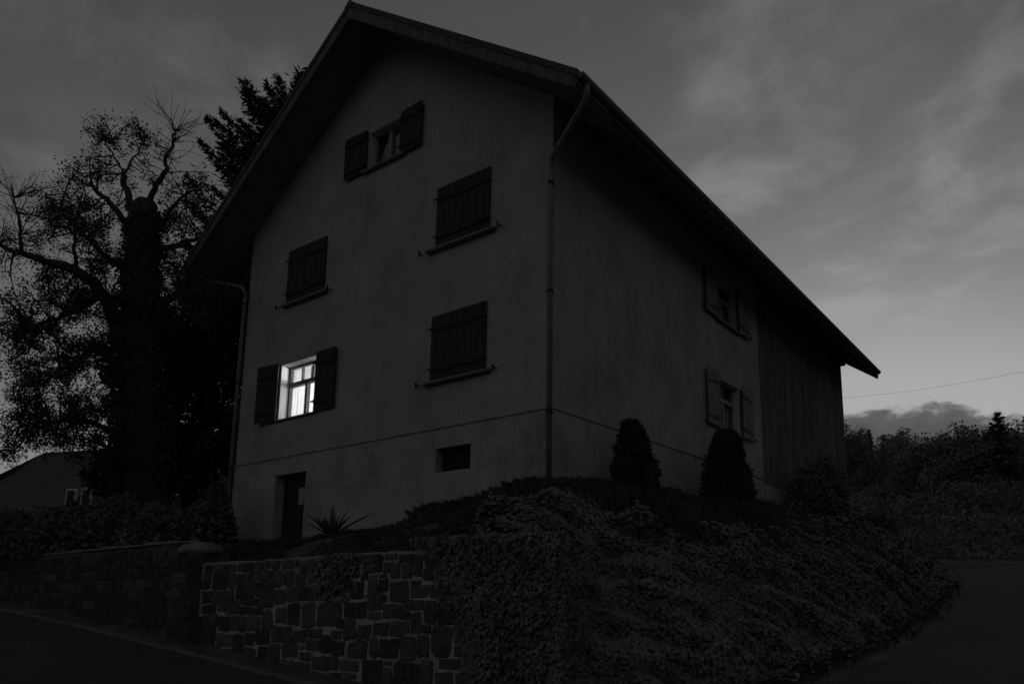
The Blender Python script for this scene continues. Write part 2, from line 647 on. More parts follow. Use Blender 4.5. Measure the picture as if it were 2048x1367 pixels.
def build_wall(name, mb, mat, clip=False):
    me = bpy.data.meshes.new(name)
    me.from_pydata(mb.v, [], mb.f)
    b = bmesh.new()
    b.from_mesh(me)
    bmesh.ops.remove_doubles(b, verts=b.verts, dist=1e-4)
    if clip:
        for s in (1, -1):
            n = Vector((s * SL, 0, 1)).normalized()
            bmesh.ops.bisect_plane(b, geom=list(b.verts) + list(b.edges) + list(b.faces), plane_co=(XR, 0, ZP - 0.16 / CS), plane_no=n, clear_outer=True)
    b.to_mesh(me)
    b.free()
    return link(name, me, mat, house)


build_wall('wall', wall_panel(-W, 0, 0.0, 9.2, list(G_HOLES.values()), 0.22, gable_pt), 'plaster', True)
build_wall('wall', wall_panel(0, L1, 0.0, 5.52, list(S_HOLES.values()), 0.18, side_pt), 'plaster')
# lower storey stands 12 mm proud, its rougher render a touch paler
lo = wall_panel(-W - .012, 0.012, -3.4, -0.0, [CELLAR, (DOOR[0], DOOR[1], -3.4, DOOR[3])], 0.22, lambda u, v, w: (u, w - .012, v))
lo.add([(-W - .012, -.012, 0), (.012, -.012, 0), (.012, 0.02, 0), (-W - .012, 0.02, 0)], [(0, 1, 2, 3)])
build_wall('base_wall', lo, 'plinth_plaster')
lo = wall_panel(-.012, L1, -3.4, -0.0, [], 0.1, lambda u, v, w: (.012 - w, u, v))
lo.add([(.012, -.012, 0), (.012, L1, 0), (-0.02, L1, 0), (-0.02, -.012, 0)], [(0, 1, 2, 3)])
build_wall('base_wall', lo, 'plinth_plaster')
build_wall('rear_wall', MB().add([(-W, 0, -3.4), (-W, L2, -3.4), (-W, L2, 5.52), (-W, 0, 5.52)], [(0, 3, 2, 1)]), 'plaster')
build_wall('rear_wall', wall_panel(-W, 0, -3.4, 9.2, [], .1, lambda u, v, w: (u, L2 - 0.02, v)), 'barn_wood', True)
mb = MB()
mb.box(-W - .03, 0.03, -0.028, -0.012, -0.010, 0.010)
mb.box(0.012, 0.028, -0.012, L1 - .03, -0.010, 0.010)
mb.build('drip_moulding', 'drip_edge', house)

# ---- roof
rf = MB()
for s in (1, -1):
    xe = XR + s * (W / 2 + EV)
    zt = ZE
    y0, y1 = -OV + 0.03, L3 - 0.03
    up = 0.10 / CS
    lo_ = 0.16 / CS
    rf.hexa([(XR, y0, ZP - lo_), (xe, y0, zt - lo_), (xe, y1, zt - lo_), (XR, y1, ZP - lo_), (XR, y0, ZP - up), (xe, y0, zt - up), (xe, y1, zt - up), (XR, y1, ZP - up)])
roof = rf.build('roof', 'soffit_wood', house)
# courses of plain tiles, each row tilted on the one below
for s in (1, -1):
    tl = MB()
    n = 24
    full = W / 2 + EV + 0.04
    for k in range(n):
        xa, xb = full * k / n, full * (k + 1.12) / n
        za, zb = ZP - SL * xa - 0.045, ZP - SL * xb + 0.004
        xa_, xb_ = XR + s * xa, XR + s * min(xb, full + 0.03)
        y0, y1 = -OV + .05, L3 - .05
        tl.hexa([(xa_, y0, za - .065), (xb_, y0, zb - .065), (xb_, y1, zb - .065), (xa_, y1, za - .065), (xa_, y0, za - .02), (xb_, y0, zb), (xb_, y1, zb), (xa_, y1, za - .02)])
    tl.build('tile_slope', 'roof_tile', roof)
    for y0, y1 in ((-OV - .012, -OV + .055), (L3 - .055, L3 + .012)):
        xe = XR + s * (full + .01)
        ze = ZP - SL * (full + .01)
        MB().hexa([(XR, y0, ZP - .10), (xe, y0, ze - .10), (xe, y1, ze - .10), (XR, y1, ZP - .10), (XR, y0, ZP + .02), (xe, y0, ze + .02), (xe, y1, ze + .02), (XR, y1, ZP + .02)]).build('verge_tile_edge', 'roof_tile', roof)
rd = MB()
yy = -OV - 0.02
while yy < L3:
    rd.add(*(lambda q: (q, [(0, 1, 4, 3), (1, 2, 5, 4), (0, 3, 5, 2), (0, 2, 1), (3, 4, 5)]))([(XR - .15, yy, ZP - .08), (XR, yy, ZP + .05), (XR + .15, yy, ZP - .08), (XR - .15, yy + .4, ZP - .07), (XR, yy + .4, ZP + .065), (XR + .15, yy + .4, ZP - .07)]))
    yy += 0.37
rd.build('ridge_cap', 'roof_tile', roof)
for s in (1, -1):
    for y0, y1 in ((-OV + .005, -OV + .03), (L3 - .03, L3 - .005)):
        xe = XR + s * (W / 2 + EV - .02)
        ze = ZE + 0.02 * SL
        MB().hexa([(XR, y0, ZP - .36), (xe, y0, ze - .36 + .05), (xe, y1, ze - .36 + .05), (XR, y1, ZP - .36), (XR, y0, ZP - .085), (xe, y0, ze - .085), (xe, y1, ze - .085), (XR, y1, ZP - .085)]).build('barge_board', 'old_wood', roof)
    # rafters under the eaves, purlins carried past the gable
    yy = 0.35
    while yy < L3 - .3:
        xa, xb = XR + s * (W / 2 - 0.06), XR + s * (W / 2 + EV - 0.12)
        za, zb = roof_z(xa, .162), roof_z(xb, .162)
        MB().hexa([(xa, yy, za - .15), (xb, yy, zb - .12), (xb, yy + .11, zb - .12), (xa, yy + .11, za - .15), (xa, yy, za), (xb, yy, zb), (xb, yy + .11, zb), (xa, yy + .11, za)]).build('rafter', 'soffit_wood', roof)
        yy += 0.82
for xp in (XR - W / 2 + .05, XR - W / 4, XR, XR + W / 4, XR + W / 2 - .05):
    zt = roof_z(xp + (0.09 if xp > XR else -0.09), .165)
    for y0, y1 in ((L2 - .05, L3 - .1),):
        MB().box(xp - .09, xp + .09, y0, y1, zt - .2, zt - .004).build('purlin_end', 'soffit_wood', roof)


def half_gutter(xc, zc, y0, y1):
    mb = MB()
    n = 8
    vs, fs = [], []
    for y in (y0, y1):
        for r in (0.075, 0.069):
            for k in range(n + 1):
                a = math.pi + math.pi * k / n
                vs.append((xc + r * math.cos(a), y, zc + r * math.sin(a)))
    m = n + 1
    for k in range(n):
        fs.append((k, k + 1, 2 * m + k + 1, 2 * m + k))
        fs.append((m + k + 1, m + k, 3 * m + k, 3 * m + k + 1))
        fs.append((k + 1, k, m + k, m + k + 1))
        fs.append((2 * m + k, 2 * m + k + 1, 3 * m + k + 1, 3 * m + k))
    fs += [(0, 2 * m, 3 * m, m), (n, m + n, 3 * m + n, 2 * m + n)]
    mb.add(vs, fs)
    for y in (y0, y1):
        mb.add([(xc, y, zc)] + [(xc + .075 * math.cos(math.pi + math.pi * k / n), y, zc + .075 * math.sin(math.pi + math.pi * k / n)) for k in range(n + 1)], [(0, k + 1, k + 2) for k in range(n)])
    return mb


for s in (1, -1):
    xc = XR + s * (W / 2 + EV + 0.055)
    g = half_gutter(xc, ZE - 0.07, -OV + 0.02, L3 - 0.15 if s > 0 else L3).build('gutter', 'zinc', roof)
    yy = -OV + .25
    while yy < L3 - .3:
        MB().box(xc - .08, xc + .08, yy, yy + .03, ZE - .155, ZE - .146).build('gutter_hook', 'zinc', g)
        yy += .82
# downpipes: swan neck from the gutter back to the corner, then straight down
for s, base in ((1, -1.35), (-1, -2.1)):
    xc = XR + s * (W / 2 + EV + 0.055)
    xw = 0.02 if s > 0 else -W - 0.03
    yw = -0.075
    pts = [(xc, -OV + .22, ZE - .14), (xc, -OV + .22, ZE - .26), (xc + s * -.05, -OV + .25, ZE - .36), (xw + s * .06, yw - .06, 4.24), (xw, yw, 4.10), (xw, yw, 3.9), (xw, yw, base)]
    dp = MB().tube(pts, 0.046, 10).build('downpipe', 'zinc', house, smooth=True)
    for z in (3.8, 1.9, -.1):
        MB().tube([(xw, yw, z), (xw, yw, z + .05)], 0.057, 10).build('pipe_clamp', 'iron', dp)
        MB().box(xw - .012, xw + .012, yw + .04, yw + .09, z + .01, z + .04).build('clamp_pin', 'iron', dp)


# ---- windows and shutters
def reveal_lining(hole, place, depth):
    """Pale skin added inside an opening to make its reveal look brighter lit: two jambs and the lintel."""
    a, b, c, d = hole

    def bx(u0, u1, v0, v1):
        p = [place(u, v, w) for (u, v, w) in ((u0, v0, .004), (u1, v0, .004), (u1, v0, depth), (u0, v0, depth), (u0, v1, .004), (u1, v1, .004), (u1, v1, depth), (u0, v1, depth))]
        MB().hexa(p).build('reveal', 'reveal_lift_and_frame', house)
    bx(a + .001, a + .006, c + .013, d - .001)
    bx(b - .006, b - .001, c + .013, d - .001)
    bx(a + .006, b - .006, d - .006, d - .001)


def window(hole, place, depth, parent, curtain=None, frame='frame_paint', transom=None, cols=2, top_cols=2):
    """Casement in the reveal: frame with bars, panes of glass, sash bars."""
    a, b, c, d = hole
    fw_ = 0.045

    def bx(mb, u0, u1, v0, v1, w0, w1):
        p = [place(u, v, w) for (u, v, w) in ((u0, v0, w0), (u1, v0, w0), (u1, v0, w1), (u0, v0, w1), (u0, v1, w0), (u1, v1, w0), (u1, v1, w1), (u0, v1, w1))]
        mb.hexa(p)
    f = MB()
    w0, w1 = depth - .02, depth + .05
    bx(f, a, a + fw_, c, d, w0, w1)
    bx(f, b - fw_, b, c, d, w0, w1)
    bx(f, a + fw_, b - fw_, c, c + fw_ * 1.25, w0, w1)
    bx(f, a + fw_, b - fw_, d - fw_, d, w0, w1)
    win = f.build('window', frame, parent)
    if transom:
        t = MB()
        bx(t, a + fw_, b - fw_, transom - .045, transom + .045, w0 - .02, w1)
        t.build('transom', frame, win)
    topv = transom - .045 if transom else d - fw_
    m_ = MB()
    mid = (a + b) / 2
    bx(m_, mid - .038, mid + .038, c + fw_ * 1.25, topv, w0 - .01, w1)
    m_.build('mullion', frame, win)
    if transom:
        for k in range(1, top_cols):
            u = a + fw_ + (b - a - 2 * fw_) * k / top_cols
            s_ = MB()
            bx(s_, u - .014, u + .014, transom + .045, d - fw_, w0, w1 - .01)
            s_.build('glazing_bar', frame, win)
    panes = [(a + fw_, mid - .038, c + fw_ * 1.25, topv), (mid + .038, b - fw_, c + fw_ * 1.25, topv)]
    if transom:
        for k in range(top_cols):
            u0 = a + fw_ + (b - a - 2 * fw_) * k / top_cols + (.014 if k else 0)
            u1 = a + fw_ + (b - a - 2 * fw_) * (k + 1) / top_cols - (.014 if k < top_cols - 1 else 0)
            panes.append((u0, u1, transom + .045, d - fw_))
    for (u0, u1, v0, v1) in panes:
        p_ = MB()
        bx(p_, u0, u1, v0, v1, depth + .012, depth + .016)
        p_.build('pane', 'glass', win)
    return win


def curtain(u0, u1, v0, v1, w, place, parent, mat, folds=9, amp=0.03, shape=None, name='curtain'):
    n, m = folds * 10, 8
    ph = rng.uniform(0, 6.28, 3)
    vs, fs = [], []
    for j in range(m + 1):
        for i in range(n + 1):
            s, t = i / n, j / m
            l, r = (0.0, 1.0) if shape is None else shape(t)
            u = u0 + (u1 - u0) * (l + (r - l) * s)
            ww = w + amp * (math.sin(2 * math.pi * folds * s + ph[0]) + 0.5 * math.sin(2 * math.pi * folds * 0.43 * s + ph[1])) + amp * .25 * math.sin(7 * t + 11 * s)
            vs.append(place(u, v0 + (v1 - v0) * t, ww))
    for j in range(m):
        for i in range(n):
            q = j * (n + 1) + i
            fs.append((q, q + 1, q + n + 2, q + n + 1))
    return MB().add(vs, fs).build(name, mat, parent, smooth=True)


def shutter(u0, u1, v0, v1, place, w, mat, planks=4, hinge=None, batten_out=True, label=None, swing=0.0, arch=0.0):
    """Ledged plank shutter; the battens are the part, the planks its pieces. W: how far its back stands off the wall."""
    th = 0.026

    def pl(u, v, d):                        # d: distance out from the wall
        if hinge is not None and swing:
            k = abs(u - hinge)
            sg = 1 if u > hinge else -1
            return place(hinge + sg * k * math.cos(swing) - sg * d * math.sin(swing) * 0, v, -(d + k * math.sin(swing)))
        return place(u, v, -d)

    def bx(mb, a, b, c, d, e, f, slope=0.0):
        mb.hexa([pl(a, c, e), pl(b, c, e), pl(b, c, f), pl(a, c, f), pl(a, d, e), pl(b, d + slope, e), pl(b, d + slope, f), pl(a, d, f)])
    hgt = v1 - v0
    sh_ = MB()
    bx(sh_, u0 + .006, u1 - .006, v0 + .006, v1 - .006, w + .007, w + th - .007)
    sh = sh_.build('shutter', mat, house)
    sgn = 1 if (u0 + u1) / 2 > hinge else -1
    for v in (v0 + hgt * 0.16, v0 + hgt * 0.80):
        bt = MB()
        bx(bt, u0 + .03, u1 - .03, v - .05, v + .05, w + th, w + th + .028)
        bt.build('batten', mat, sh)
        a, b = sorted((hinge - sgn * .05, hinge + sgn * .34))
        hg_ = MB()
        bx(hg_, a, b, v - .018, v + .018, w + th + .028, w + th + .036)
        hg_.build('hinge', 'iron', sh)
    if label:
        sh['label'] = label
    pw = (u1 - u0) / planks
    for k in range(planks):
        p_ = MB()
        a, b = u0 + pw * k + .003, u0 + pw * (k + 1) - .003
        j = random.uniform(-.004, .004)
        bx(p_, a, b, v0 + j, v1 + j, w + random.uniform(-.002, .002), w + th)
        p_.build('plank', mat, sh)
    return sh


def sill(a, b, z, place, out=0.11, th=0.065):
    p = [place(u, v, w) for (u, v, w) in ((a, z - th, -out), (b, z - th, -out), (b, z - th, .18), (a, z - th, .18), (a, z - .012, -out), (b, z - .012, -out), (b, z + .012, .18), (a, z + .012, .18))]
    return MB().hexa(p).build('sill', 'sill_stone', house, bevel=.006)


def hook(u, z, place):
    m_ = MB()
    m_.tube([place(u, z, .02), place(u, z, -.09)], .013, 6)
    m_.tube([place(u, z - .055, -.085), place(u, z + .045, -.10)], .02, 6)
    return m_.build('shutter_hook', 'iron', house)


def dark_room(hole, place, depth, back=1.4):
    """A plain room behind a window, so the glass has something to show."""
    a, b, c, d = hole
    e, f = depth + .055, depth + back
    q = [place(u, v, w) for (u, v, w) in ((a - .3, c - .3, e), (b + .3, c - .3, e), (b + .3, d + .2, e), (a - .3, d + .2, e), (a - .3, c - .3, f), (b + .3, c - .3, f), (b + .3, d + .2, f), (a - .3, d + .2, f))]
    return MB().add(q, [(4, 5, 6, 7), (0, 1, 5, 4), (1, 2, 6, 5), (2, 3, 7, 6), (3, 0, 4, 7)]).build('room', 'room_wall', house)


# the lit window
h = G_HOLES['lit']
win = window(h, gable_pt, 0.22, house, transom=1.66, top_cols=3, frame='frame_dark')
reveal_lining(h, gable_pt, .198)
win['label'] = 'brightly lit window with lace curtains'
curtain(h[0] - .08, h[1] + .05, h[2] + .02, 1.70, 0.318, gable_pt, win, 'lace_curtain', 13, 0.014)
curtain(h[0] - .05, h[0] + .20, 1.60, h[3] - .02, 0.40, gable_pt, win, 'lace_curtain', 4, 0.014)
mb = MB()
mb.box(h[0] + .02, h[0] + .56, .34, .36, 1.72, 1.75)
mb.box(h[0] + .56, h[0] + .78, .34, .36, 1.70, 2.06)
mb.build('inner_sash', 'frame_paint', win)
q = [(-8.3, .285, .2), (-5.4, .285, .2), (-5.4, .285, 2.6), (-8.3, .285, 2.6), (-8.3, 3.3, .2), (-5.4, 3.3, .2), (-5.4, 3.3, 2.6), (-8.3, 3.3, 2.6)]
MB().add(q, [(4, 5, 6, 7), (0, 1, 5, 4), (1, 2, 6, 5), (2, 3, 7, 6), (3, 0, 4, 7)]).build('room', 'lit_room', house)
# inside face of the wall round the opening keeps the lamp light in
mb = MB()
for (a, b, c, d) in ((-8.3, h[0], .2, 2.6), (h[1], -5.4, .2, 2.6), (h[0], h[1], .2, h[2]), (h[0], h[1], h[3], 2.6)):
    mb.box(a, b, .272, .284, c, d)
mb.build('room_lining', 'lit_room', house)
lamp_data = bpy.data.lights.new('room_lamp', 'POINT')
lamp_data.energy = 440
lamp_data.shadow_soft_size = 0.14
lamp = bpy.data.objects.new('room_lamp', lamp_data)
COL.objects.link(lamp)
lamp.location = (-5.9, 2.3, 1.72)
shutter(h[0] - .68, h[0] - .02, h[2] - .02, h[3] + .03, gable_pt, .035, 'dark_paint', 4, h[0] - .02, swing=0.12)
shutter(h[1] + .01, h[1] + .67, h[2] - .02, h[3] + .03, gable_pt, .035, 'dark_paint', 4, h[1] + .01, swing=0.02)
sill(h[0] - .04, h[1] + .04, h[2], gable_pt, .05, .05)

# closed shutters
for key, sl in (('upper_left', (-7.55, -5.98)), ('upper_right', (-2.95, -1.24)), ('lower_right', (-2.90, -1.28))):
    a, b, c, d = G_HOLES[key]
    mid = (a + b) / 2
    MB().box(a + .01, b - .01, .215, .24, c + .01, d - .01).build('window_back', 'dark_paint', house)
    shutter(a - .045, mid - .004, c + .03, d + .04, gable_pt, .012, 'dark_paint', 4, a - .04)
    shutter(mid + .004, b + .045, c + .03, d + .04, gable_pt, .012, 'dark_paint', 4, b + .04)
    sill(sl[0], sl[1], c, gable_pt)
    hook(sl[0] - .16, c - .02, gable_pt)
    hook(sl[1] + .10, c - .02, gable_pt)

# attic window: shutters open, a tied-back curtain
h = G_HOLES['attic']
win = window(h, gable_pt, 0.16, house, frame='frame_paint')
dark_room(h, gable_pt, 0.16)
reveal_lining(h, gable_pt, .138)
mid = (h[0] + h[1]) / 2
curtain(h[0] + .05, mid, h[2] + .03, h[3] - .03, .25, gable_pt, win, 'dim_curtain', 5, .012, lambda t: (0.05 + 0.9 * max(0.0, t - .35) ** 1.2, 0.98))
curtain(mid, h[1] - .04, h[2] + .03, h[3] - .03, .25, gable_pt, win, 'dim_curtain', 6, .012)
shutter(h[0] - .70, h[0] - .02, h[2] - .03, h[3] + .05, gable_pt, .03, 'dark_paint', 4, h[0] - .02, swing=.04)
shutter(h[1] + .02, h[1] + .66, h[2] - .03, h[3] + .05, gable_pt, .03, 'dark_paint', 4, h[1] + .02, swing=.04)
sill(h[0] - .12, h[1] + .16, h[2], gable_pt, .09)

# side windows: weathered shutters folded open
for key, tr in (('upper', 4.22), ('lower', 1.66)):
    h = S_HOLES[key]
    win = window(h, side_pt, 0.17, house, transom=tr, top_cols=2, frame='frame_paint')
    dark_room(h, side_pt, 0.17)
    reveal_lining(h, side_pt, .148)
    mid = (h[0] + h[1]) / 2
    curtain(h[0] + .04, mid, h[2] + .04, tr - .02, .27, side_pt, win, 'dim_curtain', 6, .014)
    curtain(mid, h[1] - .04, h[2] + .04, tr - .02, .27, side_pt, win, 'dim_curtain', 6, .014)
    shutter(h[0] - .64, h[0] - .02, h[2] - .02, h[3] + .08, side_pt, .07, 'weathered_wood', 4, h[0] - .02)
    shutter(h[1] + .03, h[1] + .66, h[2] - .02, h[3] + .08, side_pt, .07, 'weathered_wood', 4, h[1] + .03)
    sill(h[0] - .10, h[1] + .10, h[2], side_pt, .10)
    hook(h[0] - .72, h[2] + .02, side_pt)
    hook(h[1] + .73, h[2] + .02, side_pt)

# cellar door and grated cellar window
dr = MB()
dr.box(DOOR[0], DOOR[0] + .09, .20, .26, -2.6, DOOR[3])
dr.box(DOOR[1] - .09, DOOR[1], .20, .26, -2.6, DOOR[3])
dr.box(DOOR[0] + .09, DOOR[1] - .09, .20, .26, DOOR[3] - .09, DOOR[3])
dr.box(DOOR[0] + .09, DOOR[1] - .09, .25, .27, -2.6, DOOR[3] - .09)
door = dr.build('door', 'door_wood', house)
for k in range(5):
    a = DOOR[0] + .095 + k * 0.176
    if k in (2, 3):
        MB().box(a, a + .17, .225, .249, -2.55, -1.02).build('plank', 'door_wood', door)
        MB().box(a, a + .17, .225, .249, -.62, DOOR[3] - .1).build('plank', 'door_wood', door)
    else:
        MB().box(a, a + .17, .225, .249, -2.55, DOOR[3] - .1).build('plank', 'door_wood', door)
a = DOOR[0] + .095 + 2 * .176
MB().box(a + .03, a + .33, .236, .240, -.99, -.65).build('pane', 'glass', door)
MB().box(a + .01, a + .35, .2425, .2445, -1.01, -.63).build('pane_backing', 'sill_stone', door)  # pale sheet added behind the glass, turns the pane light grey
MB().tube([(DOOR[0] + .19, .215, -1.35), (DOOR[0] + .19, .17, -1.35), (DOOR[0] + .31, .17, -1.35)], .012, 6).build('handle', 'iron', door)
MB().box(DOOR[0] - .1, DOOR[1] + .1, -.28, .2, -2.05, -1.92).build('step', 'sill_stone', house, bevel=.01)
a, b, c, d = CELLAR
cw = MB()
cw.box(a, b, .17, .19, c, c + .04).box(a, b, .17, .19, d - .04, d).box(a, a + .04, .17, .19, c, d).box(b - .04, b, .17, .19, c, d)
cw.box(a, b, .205, .215, c, d)
cellar = cw.build('cellar_window', 'dark_paint', house)
for k in range(1, 6):
    u = a + (b - a) * k / 6
    MB().tube([(u, .10, c - .01), (u, .10, d + .01)], .011, 6).build('bar', 'iron', cellar)
for v in (c + .14, c + .28):
    MB().tube([(a - .01, .115, v), (b + .01, .115, v)], .009, 6).build('bar', 'iron', cellar)

# ---- barn half: upright boards over a rendered foot wall
MB().box(-.06, -.012, L1 + .02, L2 - .03, -.62, 5.5).build('barn_frame', 'soffit_wood', house)
barn = MB().box(-.012, .02, L1 + .003, L2, 4.55, 4.68).build('barn_rail', 'barn_wood', house)
y = L1 + .004
while y < L2 - .05:
    w = min(random.uniform(.17, .27), L2 - y)
    o = random.uniform(-.006, .008)
    z0 = -.12 + random.uniform(-.05, .04)
    MB().box(-.008, .016 + o, y + .006, y + w - .006, z0, 5.5).build('plank', 'barn_wood', barn)
    y += w
    if random.random() < .8:
        MB().box(.018, .034, y - .022, y + .022, z0 + .03, 5.48).build('cover_strip', 'barn_wood', barn)
MB().box(-.3, .012, L1 + .01, L2 + .02, -3.4, -.08).build('foot_wall', 'plinth_plaster', house)
for y in (13.6, 15.6):
    MB().box(.004, .02, y, y + .5, -.48, -.24).build('foot_vent', 'iron', house)


# ------------------------------------------------------------------ street walls
def stone_piece(x0, z0, x1, z1, yface, parent, mat, depth=0.12, jit=0.018):
    """One rubble stone: an uneven rounded block set in the bed."""
    w, hgt = x1 - x0, z1 - z0
    c = min(w, hgt) * random.uniform(.07, .17)
    base = [(x0 + c, z0), (x0 + w * .5, z0), (x1 - c, z0), (x1, z0 + c), (x1, z0 + hgt * .5), (x1, z1 - c), (x1 - c, z1), (x0 + w * .5, z1), (x0 + c, z1), (x0, z1 - c), (x0, z0 + hgt * .5), (x0, z0 + c)]
    j = min(jit, min(w, hgt) * .09)
    lean = random.uniform(-.05, .05)
    out = [(x + random.uniform(-j, j) + lean * (z - z0), z + random.uniform(-j, j)) for x, z in base]
    cx, cz = (x0 + x1) / 2, (z0 + z1) / 2
    pr = random.uniform(.006, .018)
    tx, tz = random.uniform(-.02, .02), random.uniform(-.02, .02)
    vs = [(x, yface + depth, z) for x, z in out]
    vs += [(x, yface + .012, z) for x, z in out]
    k = random.uniform(.86, .92)
    vs += [(cx + (x - cx) * k, yface - pr + (x - cx) * tx + (z - cz) * tz, cz + (z - cz) * k) for x, z in out]
    vs += [(cx, yface - pr - random.uniform(.0, .012), cz)]
    n = 12
    fs = []
    for i in range(n):
        i2 = (i + 1) % n
        fs.append((i, i2, n + i2, n + i))
        fs.append((n + i, n + i2, 2 * n + i2, 2 * n + i))
        fs.append((2 * n + i, 2 * n + i2, 3 * n))
    return MB().add(vs, fs).build('stone', mat, parent)


def bed(x0, x1, zb, zt, y0, y1, step=.06, seed=1):
    """Mortared wall body with an uneven face and top."""
    xs = np.arange(x0, x1 + step, step)
    xs[-1] = x1
    nz = 28
    vs, fs = [], []
    for i, x in enumerate(xs):
        a, b = zb(x), zt(x) + .012 * float(vnoise(x, 0, 6, seed))
        for k in range(nz + 1):
            z = a + (b - a) * k / nz
            vs.append((x, y0 + .007 + .005 * float(vnoise(x, z, 9, seed)) + .006 * float(vnoise(x, z, 23, seed + 5)), z))
        vs.append((x, y1, b + .004))
        vs.append((x, y1, a))
    m = nz + 3
    for i in range(len(xs) - 1):
        for k in range(m - 1):
            fs.append((i * m + k, (i + 1) * m + k, (i + 1) * m + k + 1, i * m + k + 1))
    fs.append(tuple(range(m)))
    fs.append(tuple((len(xs) - 1) * m + k for k in range(m))[::-1])
    return vs, fs


